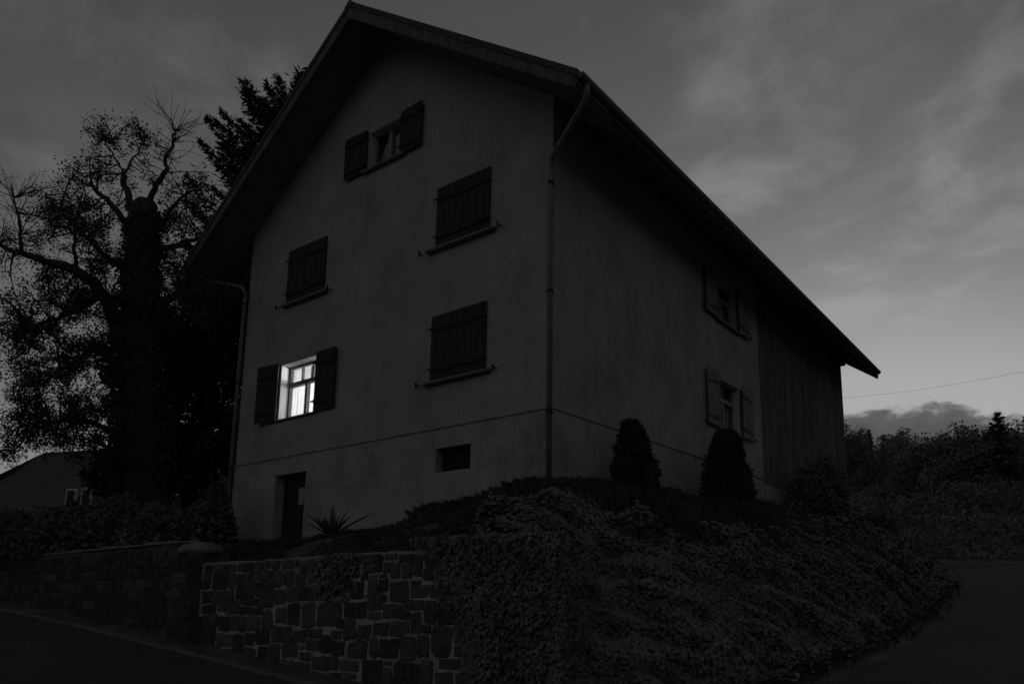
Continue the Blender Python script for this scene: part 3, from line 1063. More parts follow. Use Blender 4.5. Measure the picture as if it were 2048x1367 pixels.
STONES = [[float(v) for v in s.split(',')] for s in """-4.89,-2.51,-4.69,-2.40 -4.67,-2.51,-4.33,-2.41 -4.30,-2.53,-4.02,-2.42 -3.82,-2.54,-3.60,-2.41 -3.57,-2.49,-3.29,-2.41 -3.26,-2.49,-3.12,-2.40 -3.07,-2.52,-2.89,-2.40 -2.85,-2.52,-2.56,-2.41 -2.41,-2.58,-2.25,-2.42 -2.23,-2.59,-2.07,-2.42 -2.05,-2.59,-1.89,-2.43 -4.90,-2.63,-4.72,-2.51 -4.66,-2.78,-4.25,-2.53 -4.22,-2.78,-4.02,-2.54 -3.97,-2.67,-3.60,-2.57 -3.58,-2.67,-3.16,-2.51 -3.13,-2.67,-3.06,-2.54 -3.04,-2.76,-2.82,-2.55 -2.79,-2.75,-2.54,-2.54 -2.50,-2.75,-2.26,-2.60 -1.97,-2.70,-1.72,-2.60 -5.10,-2.77,-4.72,-2.65 -3.97,-2.94,-3.77,-2.68 -3.75,-2.90,-3.46,-2.69 -3.42,-2.90,-3.31,-2.70 -3.29,-2.77,-3.12,-2.69 -3.08,-2.77,-2.85,-2.69 -5.06,-2.90,-4.95,-2.80 -4.92,-3.00,-4.65,-2.81 -4.62,-3.02,-4.48,-2.82 -4.45,-3.13,-4.21,-2.82 -4.19,-2.96,-4.04,-2.80 -4.19,-3.15,-3.86,-2.98 -3.83,-3.03,-3.47,-2.92 -3.35,-3.06,-2.98,-2.80 -2.98,-3.02,-2.71,-2.82 -2.69,-2.98,-2.40,-2.76 -2.37,-2.97,-2.20,-2.78 -2.18,-2.97,-2.07,-2.80 -5.20,-3.15,-4.95,-2.94 -4.91,-3.16,-4.51,-3.03 -3.83,-3.16,-3.50,-3.05 -3.47,-3.16,-3.24,-3.09 -2.92,-3.29,-2.64,-3.07 -2.62,-3.31,-2.34,-3.01 -2.31,-3.33,-2.00,-3.00 -1.96,-3.32,-1.41,-3.01 -5.17,-3.31,-4.87,-3.20 -4.83,-3.32,-4.66,-3.19 -4.64,-3.35,-4.40,-3.17 -4.36,-3.41,-4.10,-3.19 -4.08,-3.41,-3.84,-3.18 -3.80,-3.42,-3.68,-3.19 -3.66,-3.40,-3.30,-3.19 -3.23,-3.36,-2.99,-3.11 -5.00,-3.62,-4.44,-3.32 -4.40,-3.63,-3.96,-3.46 -3.93,-3.62,-3.66,-3.47 -3.62,-3.60,-3.43,-3.44 -3.38,-3.58,-3.02,-3.39 -2.99,-3.54,-2.49,-3.32 -2.47,-3.54,-2.19,-3.37 -2.16,-3.45,-1.82,-3.35 -4.21,-3.76,-4.02,-3.67 -3.98,-3.78,-3.69,-3.63 -3.65,-3.88,-3.34,-3.64 -3.29,-3.87,-3.06,-3.60 -3.03,-3.75,-2.76,-3.56 -2.71,-3.75,-2.33,-3.56 -2.15,-3.63,-1.85,-3.49 -1.83,-3.65,-1.66,-3.43 -2.70,-3.92,-2.40,-3.78 -2.37,-3.90,-2.18,-3.80 -2.29,-3.77,-2.04,-3.67 -2.01,-3.89,-1.64,-3.70 -2.99,-3.92,-2.74,-3.76 -4.96,-3.79,-4.68,-3.65 -4.64,-3.79,-4.25,-3.64 -1.02,-2.52,-0.81,-2.38 -0.79,-2.62,-0.65,-2.40 -0.62,-2.62,-0.51,-2.50 -0.48,-2.71,-0.32,-2.51 -0.29,-2.71,-0.08,-2.52 -0.34,-2.51,-0.08,-2.41 -0.06,-2.69,0.08,-2.43 0.11,-2.75,0.35,-2.60 -1.03,-2.62,-0.81,-2.55 -1.05,-2.71,-0.94,-2.64 -0.92,-2.94,-0.74,-2.66 -0.71,-2.69,-0.57,-2.65 -0.71,-2.87,-0.54,-2.71 -0.50,-2.99,-0.15,-2.74 -0.12,-2.78,0.06,-2.74 -0.12,-2.94,0.21,-2.79 0.23,-2.95,0.49,-2.80 -1.27,-2.94,-1.00,-2.73 -1.61,-2.97,-1.31,-2.79 -1.80,-2.97,-1.64,-2.79 -0.91,-3.10,-0.79,-2.96 -0.77,-3.10,-0.63,-2.89 -0.61,-3.00,-0.55,-2.91 -0.14,-3.09,0.13,-2.98 -1.39,-3.19,-0.93,-3.00 0.16,-3.25,0.34,-2.98 0.37,-3.26,0.77,-3.00 -0.91,-3.21,-0.65,-3.13 -0.62,-3.20,-0.26,-3.03 -0.25,-3.08,-0.17,-3.02 -0.25,-3.20,-0.12,-3.11 -0.08,-3.38,0.09,-3.13 -1.50,-3.34,-1.38,-3.21 -1.36,-3.48,-1.14,-3.21 -1.10,-3.47,-0.83,-3.28 -0.78,-3.41,-0.50,-3.25 -0.48,-3.41,-0.20,-3.24 -0.19,-3.37,-0.12,-3.23 0.12,-3.36,0.26,-3.28 0.29,-3.63,0.62,-3.28 0.64,-3.34,0.80,-3.29 0.66,-3.48,0.79,-3.36 0.68,-3.62,0.87,-3.50 -1.64,-3.48,-1.40,-3.37 -1.84,-3.65,-1.66,-3.43 -1.64,-3.67,-1.34,-3.50 -1.25,-3.70,-0.88,-3.50 -0.82,-3.68,-0.68,-3.44 -0.66,-3.69,-0.29,-3.45 -0.25,-3.69,0.01,-3.40 0.04,-3.65,0.25,-3.39 -1.42,-3.87,-1.02,-3.74 -1.62,-3.87,-1.45,-3.69 -1.82,-3.88,-1.64,-3.71 -0.98,-4.08,-0.57,-3.72 -0.54,-4.06,-0.39,-3.80 -0.36,-4.04,0.10,-3.72 0.12,-4.02,0.31,-3.69 0.41,-3.77,0.77,-3.66 0.80,-3.77,0.96,-3.69 0.36,-4.00,0.67,-3.80 0.70,-3.98,0.97,-3.81 0.13,-2.58,0.33,-2.43 0.37,-2.77,0.55,-2.60 0.52,-2.97,0.73,-2.80 0.81,-3.24,0.99,-3.02 0.82,-3.45,0.98,-3.28""".split()]
wall = empty('retaining_wall', (-2, YW, -3.9), 'rubble stone retaining wall with pale mortar joints, ivy hanging over its end', 'wall')
MB().add(*bed(-5.0, 1.22, lambda x: float(h_road(x, YW)) - .25, lambda x: -2.37, YW, YW + .28)).build('mortar_bed', 'mortar', wall)
SM = ['stone_a', 'stone_a', 'stone_b', 'stone_c']
for (x0, z0, x1, z1) in STONES:
    if x1 > 1.2:
        continue
    if x0 < -5.0:
        x0 = -4.99
    if x1 - x0 < .05 or z1 < float(h_road(x0, YW)) - .05:
        continue
    stone_piece(x0 - .008, z0 - .007, x1 + .008, min(z1 + .007, -2.385), YW, wall, random.choice(SM))
# pinning stones fill the gaps the larger ones leave
cell = .02
ox_, oz_ = -4.98, -4.45
occ = np.zeros((int(6.2 / cell), int(2.07 / cell)), bool)
for (x0, z0, x1, z1) in STONES:
    a0, b0 = int((x0 - .022 - ox_) / cell), int((z0 - .02 - oz_) / cell)
    a1, b1 = int((x1 + .022 - ox_) / cell) + 1, int((z1 + .02 - oz_) / cell) + 1
    occ[max(a0, 0):max(a1, 0), max(b0, 0):max(b1, 0)] = True
for i in range(occ.shape[0]):
    if float(ox_ + i * cell) > .95:
        break
    for j in range(occ.shape[1]):
        z0 = oz_ + j * cell
        if occ[i, j] or z0 < float(h_road(ox_ + i * cell, YW)) - .02:
            continue
        w = h_ = 1
        while w < 13 and i + w < occ.shape[0] and not occ[i + w, j]:
            w += 1
        while h_ < 11 and j + h_ < occ.shape[1] and not occ[i:i + w, j + h_].any():
            h_ += 1
        if w < 3 or h_ < 3 or w * h_ < 14:
            continue
        occ[i:i + w + 1, j:j + h_ + 1] = True
        stone_piece(ox_ + i * cell + .004, z0 + .004, ox_ + (i + w) * cell - .008, z0 + h_ * cell - .008, YW, wall, random.choice(SM), jit=.012)
# footing stones below the traced courses
x = -4.95
while x < .9:
    w = random.uniform(.22, .42)
    zt = -4.09 if x > -0.1 else None
    if zt and zt - .25 > float(h_road(x, YW)) - .3:
        stone_piece(x, zt - .26, x + w - .03, zt - .02, YW, wall, random.choice(SM))
    x += w

SM2 = ['dark_stone', 'dark_stone', 'stone_c', 'stone_a']
# the upper street wall beyond the gate pier: coursed by hand, tighter joints
wall2 = empty('retaining_wall', (-10, YW, -3.3), 'dark street wall with faint joints running uphill beyond the pier', 'wall')
TOP2 = -2.02
MB().add(*bed(-17.5, -5.62, lambda x: float(h_road(x, YW)) - .25, lambda x: TOP2 + .02 * math.sin(x), YW, YW + .3, .12, 9)).build('mortar_bed', 'dark_joint', wall2)
z = -3.86
row = 0
while z < TOP2 - .08:
    hgt = random.choice([.14, .17, .2, .24, .27])
    hgt = min(hgt, TOP2 - .012 - z)
    if hgt < .08:
        break
    x = -5.63 - random.uniform(0, .1)
    while x > -16.5:
        w = random.uniform(.18, .5)
        if z + hgt > float(h_road(x - w / 2, YW)) + .02:
            if hgt > .2 and random.random() < .35:
                zs = z + hgt * random.uniform(.4, .6)
                stone_piece(x - w + .012, z + .010, x - .012, zs - .010, YW, wall2, random.choice(SM2), jit=.01)
                stone_piece(x - w + .012, zs + .010, x - .012, z + hgt - .010, YW, wall2, random.choice(SM2), jit=.01)
            else:
                stone_piece(x - w + .012, z + .010, x - .012, z + hgt - .010, YW, wall2, random.choice(SM2), jit=.01)
        x -= w
    z += hgt
x = -5.7
while x > -12.5:                                  # loose pale slabs on top
    w = random.uniform(.35, .8)
    hh = random.uniform(.025, .06)
    MB().hexa([(x - w, YW - .02, TOP2 + .012), (x - .02, YW - .03, TOP2 + .012), (x - .02, YW + .34, TOP2 + .02), (x - w, YW + .36, TOP2 + .02),
               (x - w + .02, YW, TOP2 + .02 + hh), (x - .04, YW - .01, TOP2 + .02 + hh * .9), (x - .05, YW + .3, TOP2 + .05 + hh), (x - w + .03, YW + .32, TOP2 + .04 + hh)]).build('coping_slab', 'coping_stone', wall2, bevel=.012)
    x -= w + random.uniform(0, .25)

# gate pier with a rounded cap stone
pier = empty('gate_pier', (-5.3, YW, -3.7), 'squat dark stone pier with rounded pale cap between two street walls', 'pier')
MB().add(*bed(-5.62, -5.0, lambda x: float(h_road(x, YW)) - .2, lambda x: -2.20, YW - .16, YW + .42, .06, 4)).build('pier_core', 'dark_joint', pier)
z = -3.75
while z < -2.3:
    hgt = min(random.uniform(.2, .32), -2.21 - z)
    cut = random.uniform(-5.45, -5.15)
    for a, b in ((-5.61, cut), (cut, -5.01)):
        stone_piece(a + .01, z + .008, b - .01, z + hgt - .008, YW - .16, pier, random.choice(SM2), jit=.01)
    z += hgt
cp = MB()
ring = []
prof = [(1.0, 0.0), (1.04, .05), (.98, .10), (.78, .15), (.45, .185), (0.12, .195)]
for s, hgt in prof:
    ring.append([(-5.31 + .36 * s * math.cos(2 * math.pi * k / 16) * (1 + .08 * math.cos(4 * 2 * math.pi * k / 16)), YW + .12 + .33 * s * math.sin(2 * math.pi * k / 16), -2.205 + hgt + .008 * math.sin(5 * k)) for k in range(16)])
vs = [p for r in ring for p in r]
fs = [tuple(range(16))[::-1], tuple(80 + k for k in range(16))]
for i in range(5):
    for k in range(16):
        fs.append((i * 16 + k, i * 16 + (k + 1) % 16, (i + 1) * 16 + (k + 1) % 16, (i + 1) * 16 + k))
cp.add(vs, fs).build('cap_stone', 'coping_stone', pier, smooth=True)


# ------------------------------------------------------------------ ivy, grass and garden plants
def slope_normal(x, y, e=.06):
    zx = (ground_z(x + e, y) - ground_z(x - e, y)) / (2 * e)
    zy = (ground_z(x, y + e) - ground_z(x, y - e)) / (2 * e)
    return unit(np.stack([-zx, -zy, np.ones_like(zx)], -1))


def ivy_leaves(c, nrm, size):
    """Five-pointed leaves lying on the surface, tips hanging down."""
    n = len(c)
    nn = unit(nrm + rng.normal(size=(n, 3)) * .42)
    a = unit(np.tile([0, 0, -1.0], (n, 1)) + rng.normal(size=(n, 3)) * .5)
    a = unit(a - nn * np.sum(a * nn, 1, keepdims=True))
    b = np.cross(nn, a)
    s = size[:, None]
    pts = [(-.35, 0, 0), (-.30, .48, -.03), (.10, .40, .05), (.62, 0, -.06), (.10, -.40, .05), (-.30, -.48, -.03)]
    v = np.stack([c + a * s * p + b * s * q + nn * s * r for p, q, r in pts], 1)
    f = np.arange(6 * n).reshape(-1, 6)
    return v.reshape(-1, 3), f


def ivy_sample(n_try, x0, x1, y0, y1):
    x = rng.uniform(x0, x1, n_try)
    y = rng.uniform(y0, y1, n_try)
    d = edge_dist(x, y)
    nz = slope_normal(x, y)
    keep = rng.uniform(0, 1, n_try) < np.clip(0.36 / nz[:, 2], 0, 1)
    wdt = np.interp(y, [-3, 0, 6, 14, 20], [2.3, 2.4, 2.9, 3.0, 3.2])
    t = d / wdt + .10 * vnoise(x, y, 1.3, 11)
    upper = np.interp(y, [-2.6, -1, 2, 8, 14], [.80, .52, .50, .72, .80])
    dens = np.where(t < upper, 1.0, np.exp(-((t - upper) / .06) ** 2))
    keep &= (d > -.05 - .35 * rng.uniform(0, 1, n_try) ** 3) & (rng.uniform(0, 1, n_try) < dens) & ((x > 1.05 + .2 * vnoise(y, x, 2, 4)) | ((y > -2.3) & (x > .25 + .3 * vnoise(y, x, 2, 4))))
    return x[keep], y[keep], nz[keep]


vs_all, fs_all, off = [], [], 0
bx_, by_, bn_ = ivy_sample(430000, 0.0, 4.0, -2.65, 9.0)
near = np.hypot(bx_ - CAM[0], by_ - CAM[1])
thin = rng.uniform(0, 1, len(bx_)) < np.clip((11.5 / near) ** 1.3, .25, 1)
bx_, by_, bn_ = bx_[thin], by_[thin], bn_[thin]
n1 = len(bx_)
lump_ = vnoise(bx_ + by_ * .3, ground_z(bx_, by_) * 1.2 + by_ * .5, 2.1, 6) * .6 + vnoise(bx_ - by_ * .4, ground_z(bx_, by_) + by_ * .8, 4.7, 16) * .4
bulge = .04 + .30 * np.clip(lump_ * .9 + .45, 0, 1.2)
lift = rng.uniform(0.1, 1, n1) ** .6 * bulge
c = np.stack([bx_, by_, ground_z(bx_, by_)], -1) + bn_ * lift[:, None]
v, f = ivy_leaves(c, bn_ + np.array([.0, -.1, .15]), rng.uniform(.03, .068, n1) * (1 + .45 * np.clip(lump_ + .2, -.5, 1)))
vs_all.append(v); fs_all.append(f); off += len(v)
fx, fy, fn = ivy_sample(60000, 0.0, 3.9, 9.0, 19.0)
n3 = len(fx)
c = np.stack([fx, fy, ground_z(fx, fy)], -1) + fn * rng.uniform(.02, .3, n3)[:, None]
v, f = ivy_leaves(c, fn, rng.uniform(.06, .12, n3))
vs_all.append(v); fs_all.append(f + off); off += len(v)
# curtain of ivy over the end of the stone wall
n2 = 20000
wx = rng.uniform(-.75, 2.1, n2)
wz = rng.uniform(-4.3, -2.25, n2)
lim = np.interp(wz, [-4.3, -3.9, -3.3, -2.8, -2.4, -2.2], [1.0, .93, .76, .46, .12, -.3]) + .10 * vnoise(wz, wz * 0, 3.0, 8) + .08 * vnoise(wz, wz * 0, 9.0, 3)
k = (wx > lim) & (rng.uniform(0, 1, n2) < np.clip((wx - lim) / .25 + .25, 0, 1))
wx, wz, lim_ = wx[k], wz[k], lim[k]
c = np.stack([wx, YW - .03 - rng.uniform(.0, .17, len(wx)) * np.clip((wx - lim_) / .5, .25, 1), wz], -1)
c[:, 1] -= .24 * np.clip(vnoise(wx, wz, 2.3, 41) * .7 + .25, 0, 1) * np.clip((wx - lim_) / .5, 0, 1)
c[:, 1] += np.where(wx > 1.0, .38 * np.clip((wx - 1.0) / 1.0, 0, 1.1), 0)
v, f = ivy_leaves(c, np.tile([0.1, -1.0, .3], (len(wx), 1)), rng.uniform(.03, .07, len(wx)))
vs_all.append(v); fs_all.append(f + off); off += len(v)
# a small trail over the middle of the wall
n2 = 330
wx = -1.55 + rng.normal(size=n2) * .22
wz = -2.36 - np.abs(rng.normal(size=n2)) * .26
c = np.stack([wx, YW - rng.uniform(0, .07, n2), wz], -1)
v, f = ivy_leaves(c, np.tile([0.1, -1.0, .3], (n2, 1)), rng.uniform(.05, .09, n2))
vs_all.append(v); fs_all.append(f + off); off += len(v)
ivy = fast_mesh('ivy', np.concatenate(vs_all), np.concatenate(fs_all), 'ivy_leaf')
tag(ivy, 'thick mat of ivy leaves covering the bank and the end of the stone wall', 'ivy', kind='stuff')


def blades(x, y, hgt, lean, width=.012):
    n = len(x)
    z = ground_z(x, y)
    a = rng.uniform(0, 2 * math.pi, n)
    d = np.stack([np.cos(a), np.sin(a), np.zeros(n)], -1)
    s = np.stack([-np.sin(a), np.cos(a), np.zeros(n)], -1) * width
    b = np.stack([x, y, z - .03], -1)
    up = np.array([0, 0, 1.0])
    l1 = (lean * .3)[:, None] * hgt[:, None]
    m = b + up * hgt[:, None] * .6 + d * l1
    t = b + up * hgt[:, None] * (1 - .25 * lean[:, None]) + d * lean[:, None] * hgt[:, None]
    v = np.stack([b - s, b + s, m + s * .7, t, m - s * .7], 1)
    return v.reshape(-1, 3), np.arange(5 * n).reshape(-1, 5)


def free_of_house(x, y):
    return ~((x > -9.06) & (x < .05) & (y > -.04) & (y < 16.5))


gv, gf, off = [], [], 0
# long grass on the mound by the corner and along the side wall
x = rng.uniform(-1.6, 3.6, 90000)
y = rng.uniform(-2.4, 12.5, 90000)
d = edge_dist(x, y)
wdt = np.interp(y, [-3, 0, 6, 14, 20], [2.3, 2.4, 2.9, 3.0, 3.2])
t = d / wdt
lo_ = np.interp(y, [-2.4, -1, 2, 8, 14], [.80, .48, .45, .70, .8])
k = (t > lo_ + .08 * vnoise(x, y, 2, 5)) & free_of_house(x, y) & (rng.uniform(0, 1, len(x)) < np.clip(1.4 - (y + 2) / 14, .2, 1)) & ((x > -.5 + .5 * vnoise(y, x, 1.5, 2)) | (y > -.9))
x, y = x[k], y[k]
hg = rng.uniform(.10, .30, len(x)) * (1 + .5 * vnoise(x, y, 1.1, 9))
v, f = blades(x, y, hg, rng.uniform(.1, .8, len(x)))
gv.append(v); gf.append(f); off += len(v)
# shorter turf between the wall and the gable, and left of the house
for (x0, x1, y0, y1, n, h0, h1) in ((-9.2, .8, YW + .12, -.05, 26000, .05, .17), (-14, -9.1, YW + .3, 3, 12000, .08, .28), (-9.3, -6.0, -.55, -.05, 1500, .12, .3), (-2.6, 0.1, -.7, -.05, 4000, .12, .32)):
    x = rng.uniform(x0, x1, n)
    y = rng.uniform(y0, y1, n)
    k = free_of_house(x, y) & ((vnoise(x, y, 1.6, 21) > -.55) | (y < YW + .5)) & ~((x > -7.4) & (x < -6.3) & (y > -.35))
    x, y = x[k], y[k]
    v, f = blades(x, y, rng.uniform(h0, h1, len(x)), rng.uniform(.1, .9, len(x)), .010)
    gv.append(v); gf.append(f + off); off += len(v)
# weeds creeping out over the edge of the side road
x = rng.uniform(.8, 6.2, 60000)
y = rng.uniform(-4.2, 13, 60000)
d = edge_dist(x, y)
k = (d < .15) & (d > -.6) & (rng.uniform(0, 1, len(x)) < np.exp(d / .16 + .6 * vnoise(x, y, 1.4, 33)))
x, y = x[k], y[k]
v, f = blades(x, y, rng.uniform(.05, .2, len(x)), rng.uniform(.2, 1, len(x)), .012)
gv.append(v); gf.append(f + off); off += len(v)
grass = fast_mesh('grass', np.concatenate(gv), np.concatenate(gf), 'grass_blade')
tag(grass, 'long unmown grass on the bank and round the farmhouse', 'grass', kind='stuff')


# clipped thuja cones by the side wall
def thuja(x, y, hgt, r, label, seed, flat):
    g = float(ground_z(np.array([x]), np.array([y]))[0])
    o = empty('thuja_shrub', (x, y, g), label, 'shrub', 'clipped shrubs along the side wall')
    MB().tube([(x, y, g - .1), (x + .02, y, g + hgt * .5), (x, y, g + hgt * .9)], [.05, .035, .012], 6).build('stem', 'bark', o)
    n = 9000
    t = rng.uniform(0, 1, n) ** 1.15
    a = rng.uniform(0, 2 * math.pi, n)
    prof = r * (1 - t ** 2.2 * (1 - flat)) * (1 - .18 * t) * np.sqrt(np.clip(1 - np.maximum(0, (t - .93) / .07) ** 2, 0.05, 1))
    lump = 1 + .16 * vnoise(a * 2, t * 5, 1.0, seed) + .12 * vnoise(a * 5, t * 13, 1.0, seed + 1) + .10 * rng.exponential(.5, n)
    rr = prof * lump * np.sqrt(rng.uniform(.45, 1.04, n))
    lean_x, lean_y = .05 * math.sin(seed), .07 * math.cos(seed * 2)
    c = np.stack([x + rr * np.cos(a) + lean_x * t, y + rr * np.sin(a) + lean_y * t, g + .02 + t * hgt * (1 + .03 * vnoise(a * 3, t * 0, 1, seed))], -1)
    out = np.stack([np.cos(a) * .8, np.sin(a) * .8, np.full(n, .55)], -1)
    v, f = leaf_arrays(c, rng.uniform(.07, .15, n), None, .45, .35, axis=out)
    fast_mesh('foliage', v, f, 'thuja_leaf', o)
    return o


thuja(.62, 1.55, 1.33, .42, 'taller narrow clipped shrub standing against the pale side wall', 5, .34)
thuja(.80, 4.75, 1.58, .52, 'broad rounded clipped shrub below the lower side window', 9, .42)


def bush(name, x, y, rx, ry, hgt, n, label, cat, mat='garden_leaf', size=(.06, .13), seed=1, group=None, z=None, stems=5):
    g = float(ground_z(np.array([x]), np.array([y]))[0]) if z is None else z
    o = empty(name, (x, y, g), label, cat, group)
    st = MB()
    for k in range(stems):
        a = 2 * math.pi * k / stems + random.random()
        st.tube([(x + .06 * math.cos(a), y + .06 * math.sin(a), g - .08), (x + rx * .3 * math.cos(a), y + ry * .3 * math.sin(a), g + hgt * .45), (x + rx * .55 * math.cos(a), y + ry * .55 * math.sin(a), g + hgt * .78)], [.03, .02, .006], 5)
    st.build('stem', 'bark', o)
    d = unit(rng.normal(size=(n, 3)))
    d[:, 2] = np.abs(d[:, 2]) * 1.0
    lump = 1 + .22 * vnoise(np.arctan2(d[:, 1], d[:, 0]) * 2, d[:, 2] * 4, 1.0, seed) + .12 * vnoise(np.arctan2(d[:, 1], d[:, 0]) * 5, d[:, 2] * 9, 1.0, seed + 2)
    rr = rng.uniform(.3, 1.05, n) ** .6 * lump
    c = np.stack([x + d[:, 0] * rx * rr, y + d[:, 1] * ry * rr, g + .03 + d[:, 2] * hgt * rr], -1)
    v, f = leaf_arrays(c, rng.uniform(size[0], size[1], n), None, .8, .6, axis=d)
    fast_mesh('foliage', v, f, mat, o)
    return o


bush('garden_bush', .95, 10.6, .75, 1.3, 1.55, 5200, 'large dark bush growing against the timber barn', 'bush', size=(.08, .17), seed=3)
bush('garden_bush', 1.7, 12.9, .6, .8, .55, 1700, 'low rounded bush on the bank below the barn foot wall', 'bush', size=(.07, .15), seed=8)

# agave in front of the gable
ax_, ay_ = -4.35, -.75
az_ = float(ground_z(np.array([ax_]), np.array([ay_]))[0])
ag = empty('agave', (ax_, ay_, az_), 'spiky agave rosette beside the cellar door', 'plant')
spec = [(.57 + a, l, n) for a, l, n in ((3.14, .60, .62), (2.9, .5, .5), (2.6, .42, .3), (1.9, .56, .10), (1.2, .42, .06), (-1.2, .36, .12), (.6, .40, .14), (.15, .58, .33), (-.3, .45, .6), (.05, .72, .85), (-2.2, .4, .6), (-1.6, .38, .75), (1.6, .4, .5), (-2.8, .4, .85))]
for ang, ln, lean in spec:
    d = np.array([math.cos(ang), math.sin(ang), 0])
    s = np.array([-math.sin(ang), math.cos(ang), 0])
    b = np.array([ax_, ay_, az_ + .04]) + d * .05
    vs, fs = [], []
    prof = [(0, .040), (.25, .050), (.5, .043), (.75, .026), (.93, .009), (1.0, .002)]
    for t, w in prof:
        p = b + d * ln * lean * 1.15 * t * (1 + .1 * t) + np.array([0, 0, 1]) * ln * (1 - .45 * lean) * t
        nb = np.array([d[0] * -(1 - lean), d[1] * -(1 - lean), lean])
        vs += [p - s * w + nb * w * .35, p - nb * w * .22, p + s * w + nb * w * .35, p + nb * w * .05]
    for i in range(len(prof) - 1):
        for k in range(4):
            fs.append((i * 4 + k, i * 4 + (k + 1) % 4, i * 4 + 4 + (k + 1) % 4, i * 4 + 4 + k))
    fs.append((0, 1, 2, 3))
    MB().add(vs, fs).build('leaf', 'agave_leaf', ag)


# ------------------------------------------------------------------ trees
def bez(pts, n):
    """Catmull-Rom through PTS."""
    pts = [np.array(p, float) for p in pts]
    P = [2 * pts[0] - pts[1]] + pts + [2 * pts[-1] - pts[-2]]
    out = []
    for i in range(1, len(P) - 2):
        for k in range(n):
            t = k / n
            a, b, c, d = P[i - 1], P[i], P[i + 1], P[i + 2]
            out.append(.5 * (2 * b + (c - a) * t + (2 * a - 5 * b + 4 * c - d) * t * t + (3 * b - a - 3 * c + d) * t ** 3))
    out.append(P[-2])
    return out


def wander(p, d, length, n, curl, up=.0):
    pts = [np.array(p, float)]
    d = unit(np.array(d, float))
    for _ in range(n):
        d = unit(d + rng.normal(size=3) * curl + np.array([0, 0, up]))
        pts.append(pts[-1] + d * length / n)
    return pts


# the old pollard left of the house
TD = 17.6
base = at(292, 1100, TD)
gz = float(ground_z(np.array([base[0]]), np.array([base[1]]))[0])
base[2] = gz
tree = empty('pollard_tree', tuple(base), 'old pollarded broadleaf tree with thick trunk and bare upper twigs beside the farmhouse', 'tree')
mb = MB()
tp = [base - np.array([0, 0, .3]), at(290, 1000, TD), at(284, 800, TD), at(280, 640, TD), at(284, 520, TD), at(288, 440, TD), at(292, 398, TD)]
tr_ = bez(tp, 5)
rad = np.interp(np.linspace(0, 1, len(tr_)), [0, .15, .4, .6, .8, .95, 1], [.62, .48, .42, .40, .30, .27, .16])
rad = rad * (1 + .07 * rng.normal(size=len(rad)))
mb.tube(tr_, list(rad), 12)
LIMBS = []


def limb(px, r0, r1, n=5, dd=None):
    pts = [at(u, v, TD + (0 if dd is None else dd[i])) for i, (u, v) in enumerate(px)]
    c = bez(pts, n)
    c = [p + rng.normal(size=3) * .018 * (1 if 0 < i < len(c) - 1 else 0) for i, p in enumerate(c)]
    mb.tube(c, list(np.linspace(r0, r1, len(c))), 7)
    LIMBS.append((c, r0, r1))
    return c


limb([(290, 420), (310, 378), (330, 343), (334, 315), (345, 285), (350, 262)], .075, .02, 4, [0, -.1, -.2, -.2, -.1, 0])
limb([(272, 455), (262, 412), (250, 370), (246, 345)], .10, .055, 4, [0, .1, .2, .2])
limb([(264, 462), (228, 415), (200, 388), (180, 370)], .085, .035, 4, [0, -.2, -.4, -.5])
limb([(246, 680), (205, 590), (160, 547), (110, 527), (50, 510), (-10, 488)], .17, .04, 5, [0, -.3, -.6, -.9, -1.2, -1.4])
limb([(152, 545), (149, 505), (151, 468), (150, 435)], .05, .02, 4, [-.6, -.7, -.7, -.8])
limb([(42, 508), (42, 470), (36, 430), (28, 395)], .045, .012, 4, [-1.2, -1.2, -1.1, -1.0])
limb([(300, 497), (350, 492), (385, 480), (420, 470)], .09, .03, 4, [0, .2, .3, .4])
limb([(246, 348), (262, 325), (280, 298), (292, 270)], .03, .01, 4, [.2, .3, .3, .4])
limb([(246, 348), (232, 320), (215, 292), (205, 262)], .028, .01, 4, [.2, .1, 0, 0])
limb([(200, 590), (150, 620), (100, 640), (40, 650)], .09, .02, 4, [-.3, -.8, -1.2, -1.5])
limb([(262, 790), (210, 700), (190, 690), (150, 720), (90, 760)], .12, .02, 4, [-.2, -.4, -.6, -1, -1.4])
limb([(300, 640), (350, 590), (400, 570), (450, 575)], .10, .02, 4, [0, -.2, -.3, -.3])
limb([(285, 520), (320, 450), (360, 400), (395, 375)], .07, .02, 4, [0, .5, .8, 1])
limb([(270, 560), (200, 500), (130, 430), (90, 390)], .08, .02, 4, [0, .6, 1.0, 1.2])
limb([(265, 900), (200, 850), (120, 840), (40, 850)], .09, .02, 4, [-.2, -.8, -1.2, -1.5])
node_p = np.concatenate([np.array(c) for c, _, _ in LIMBS])
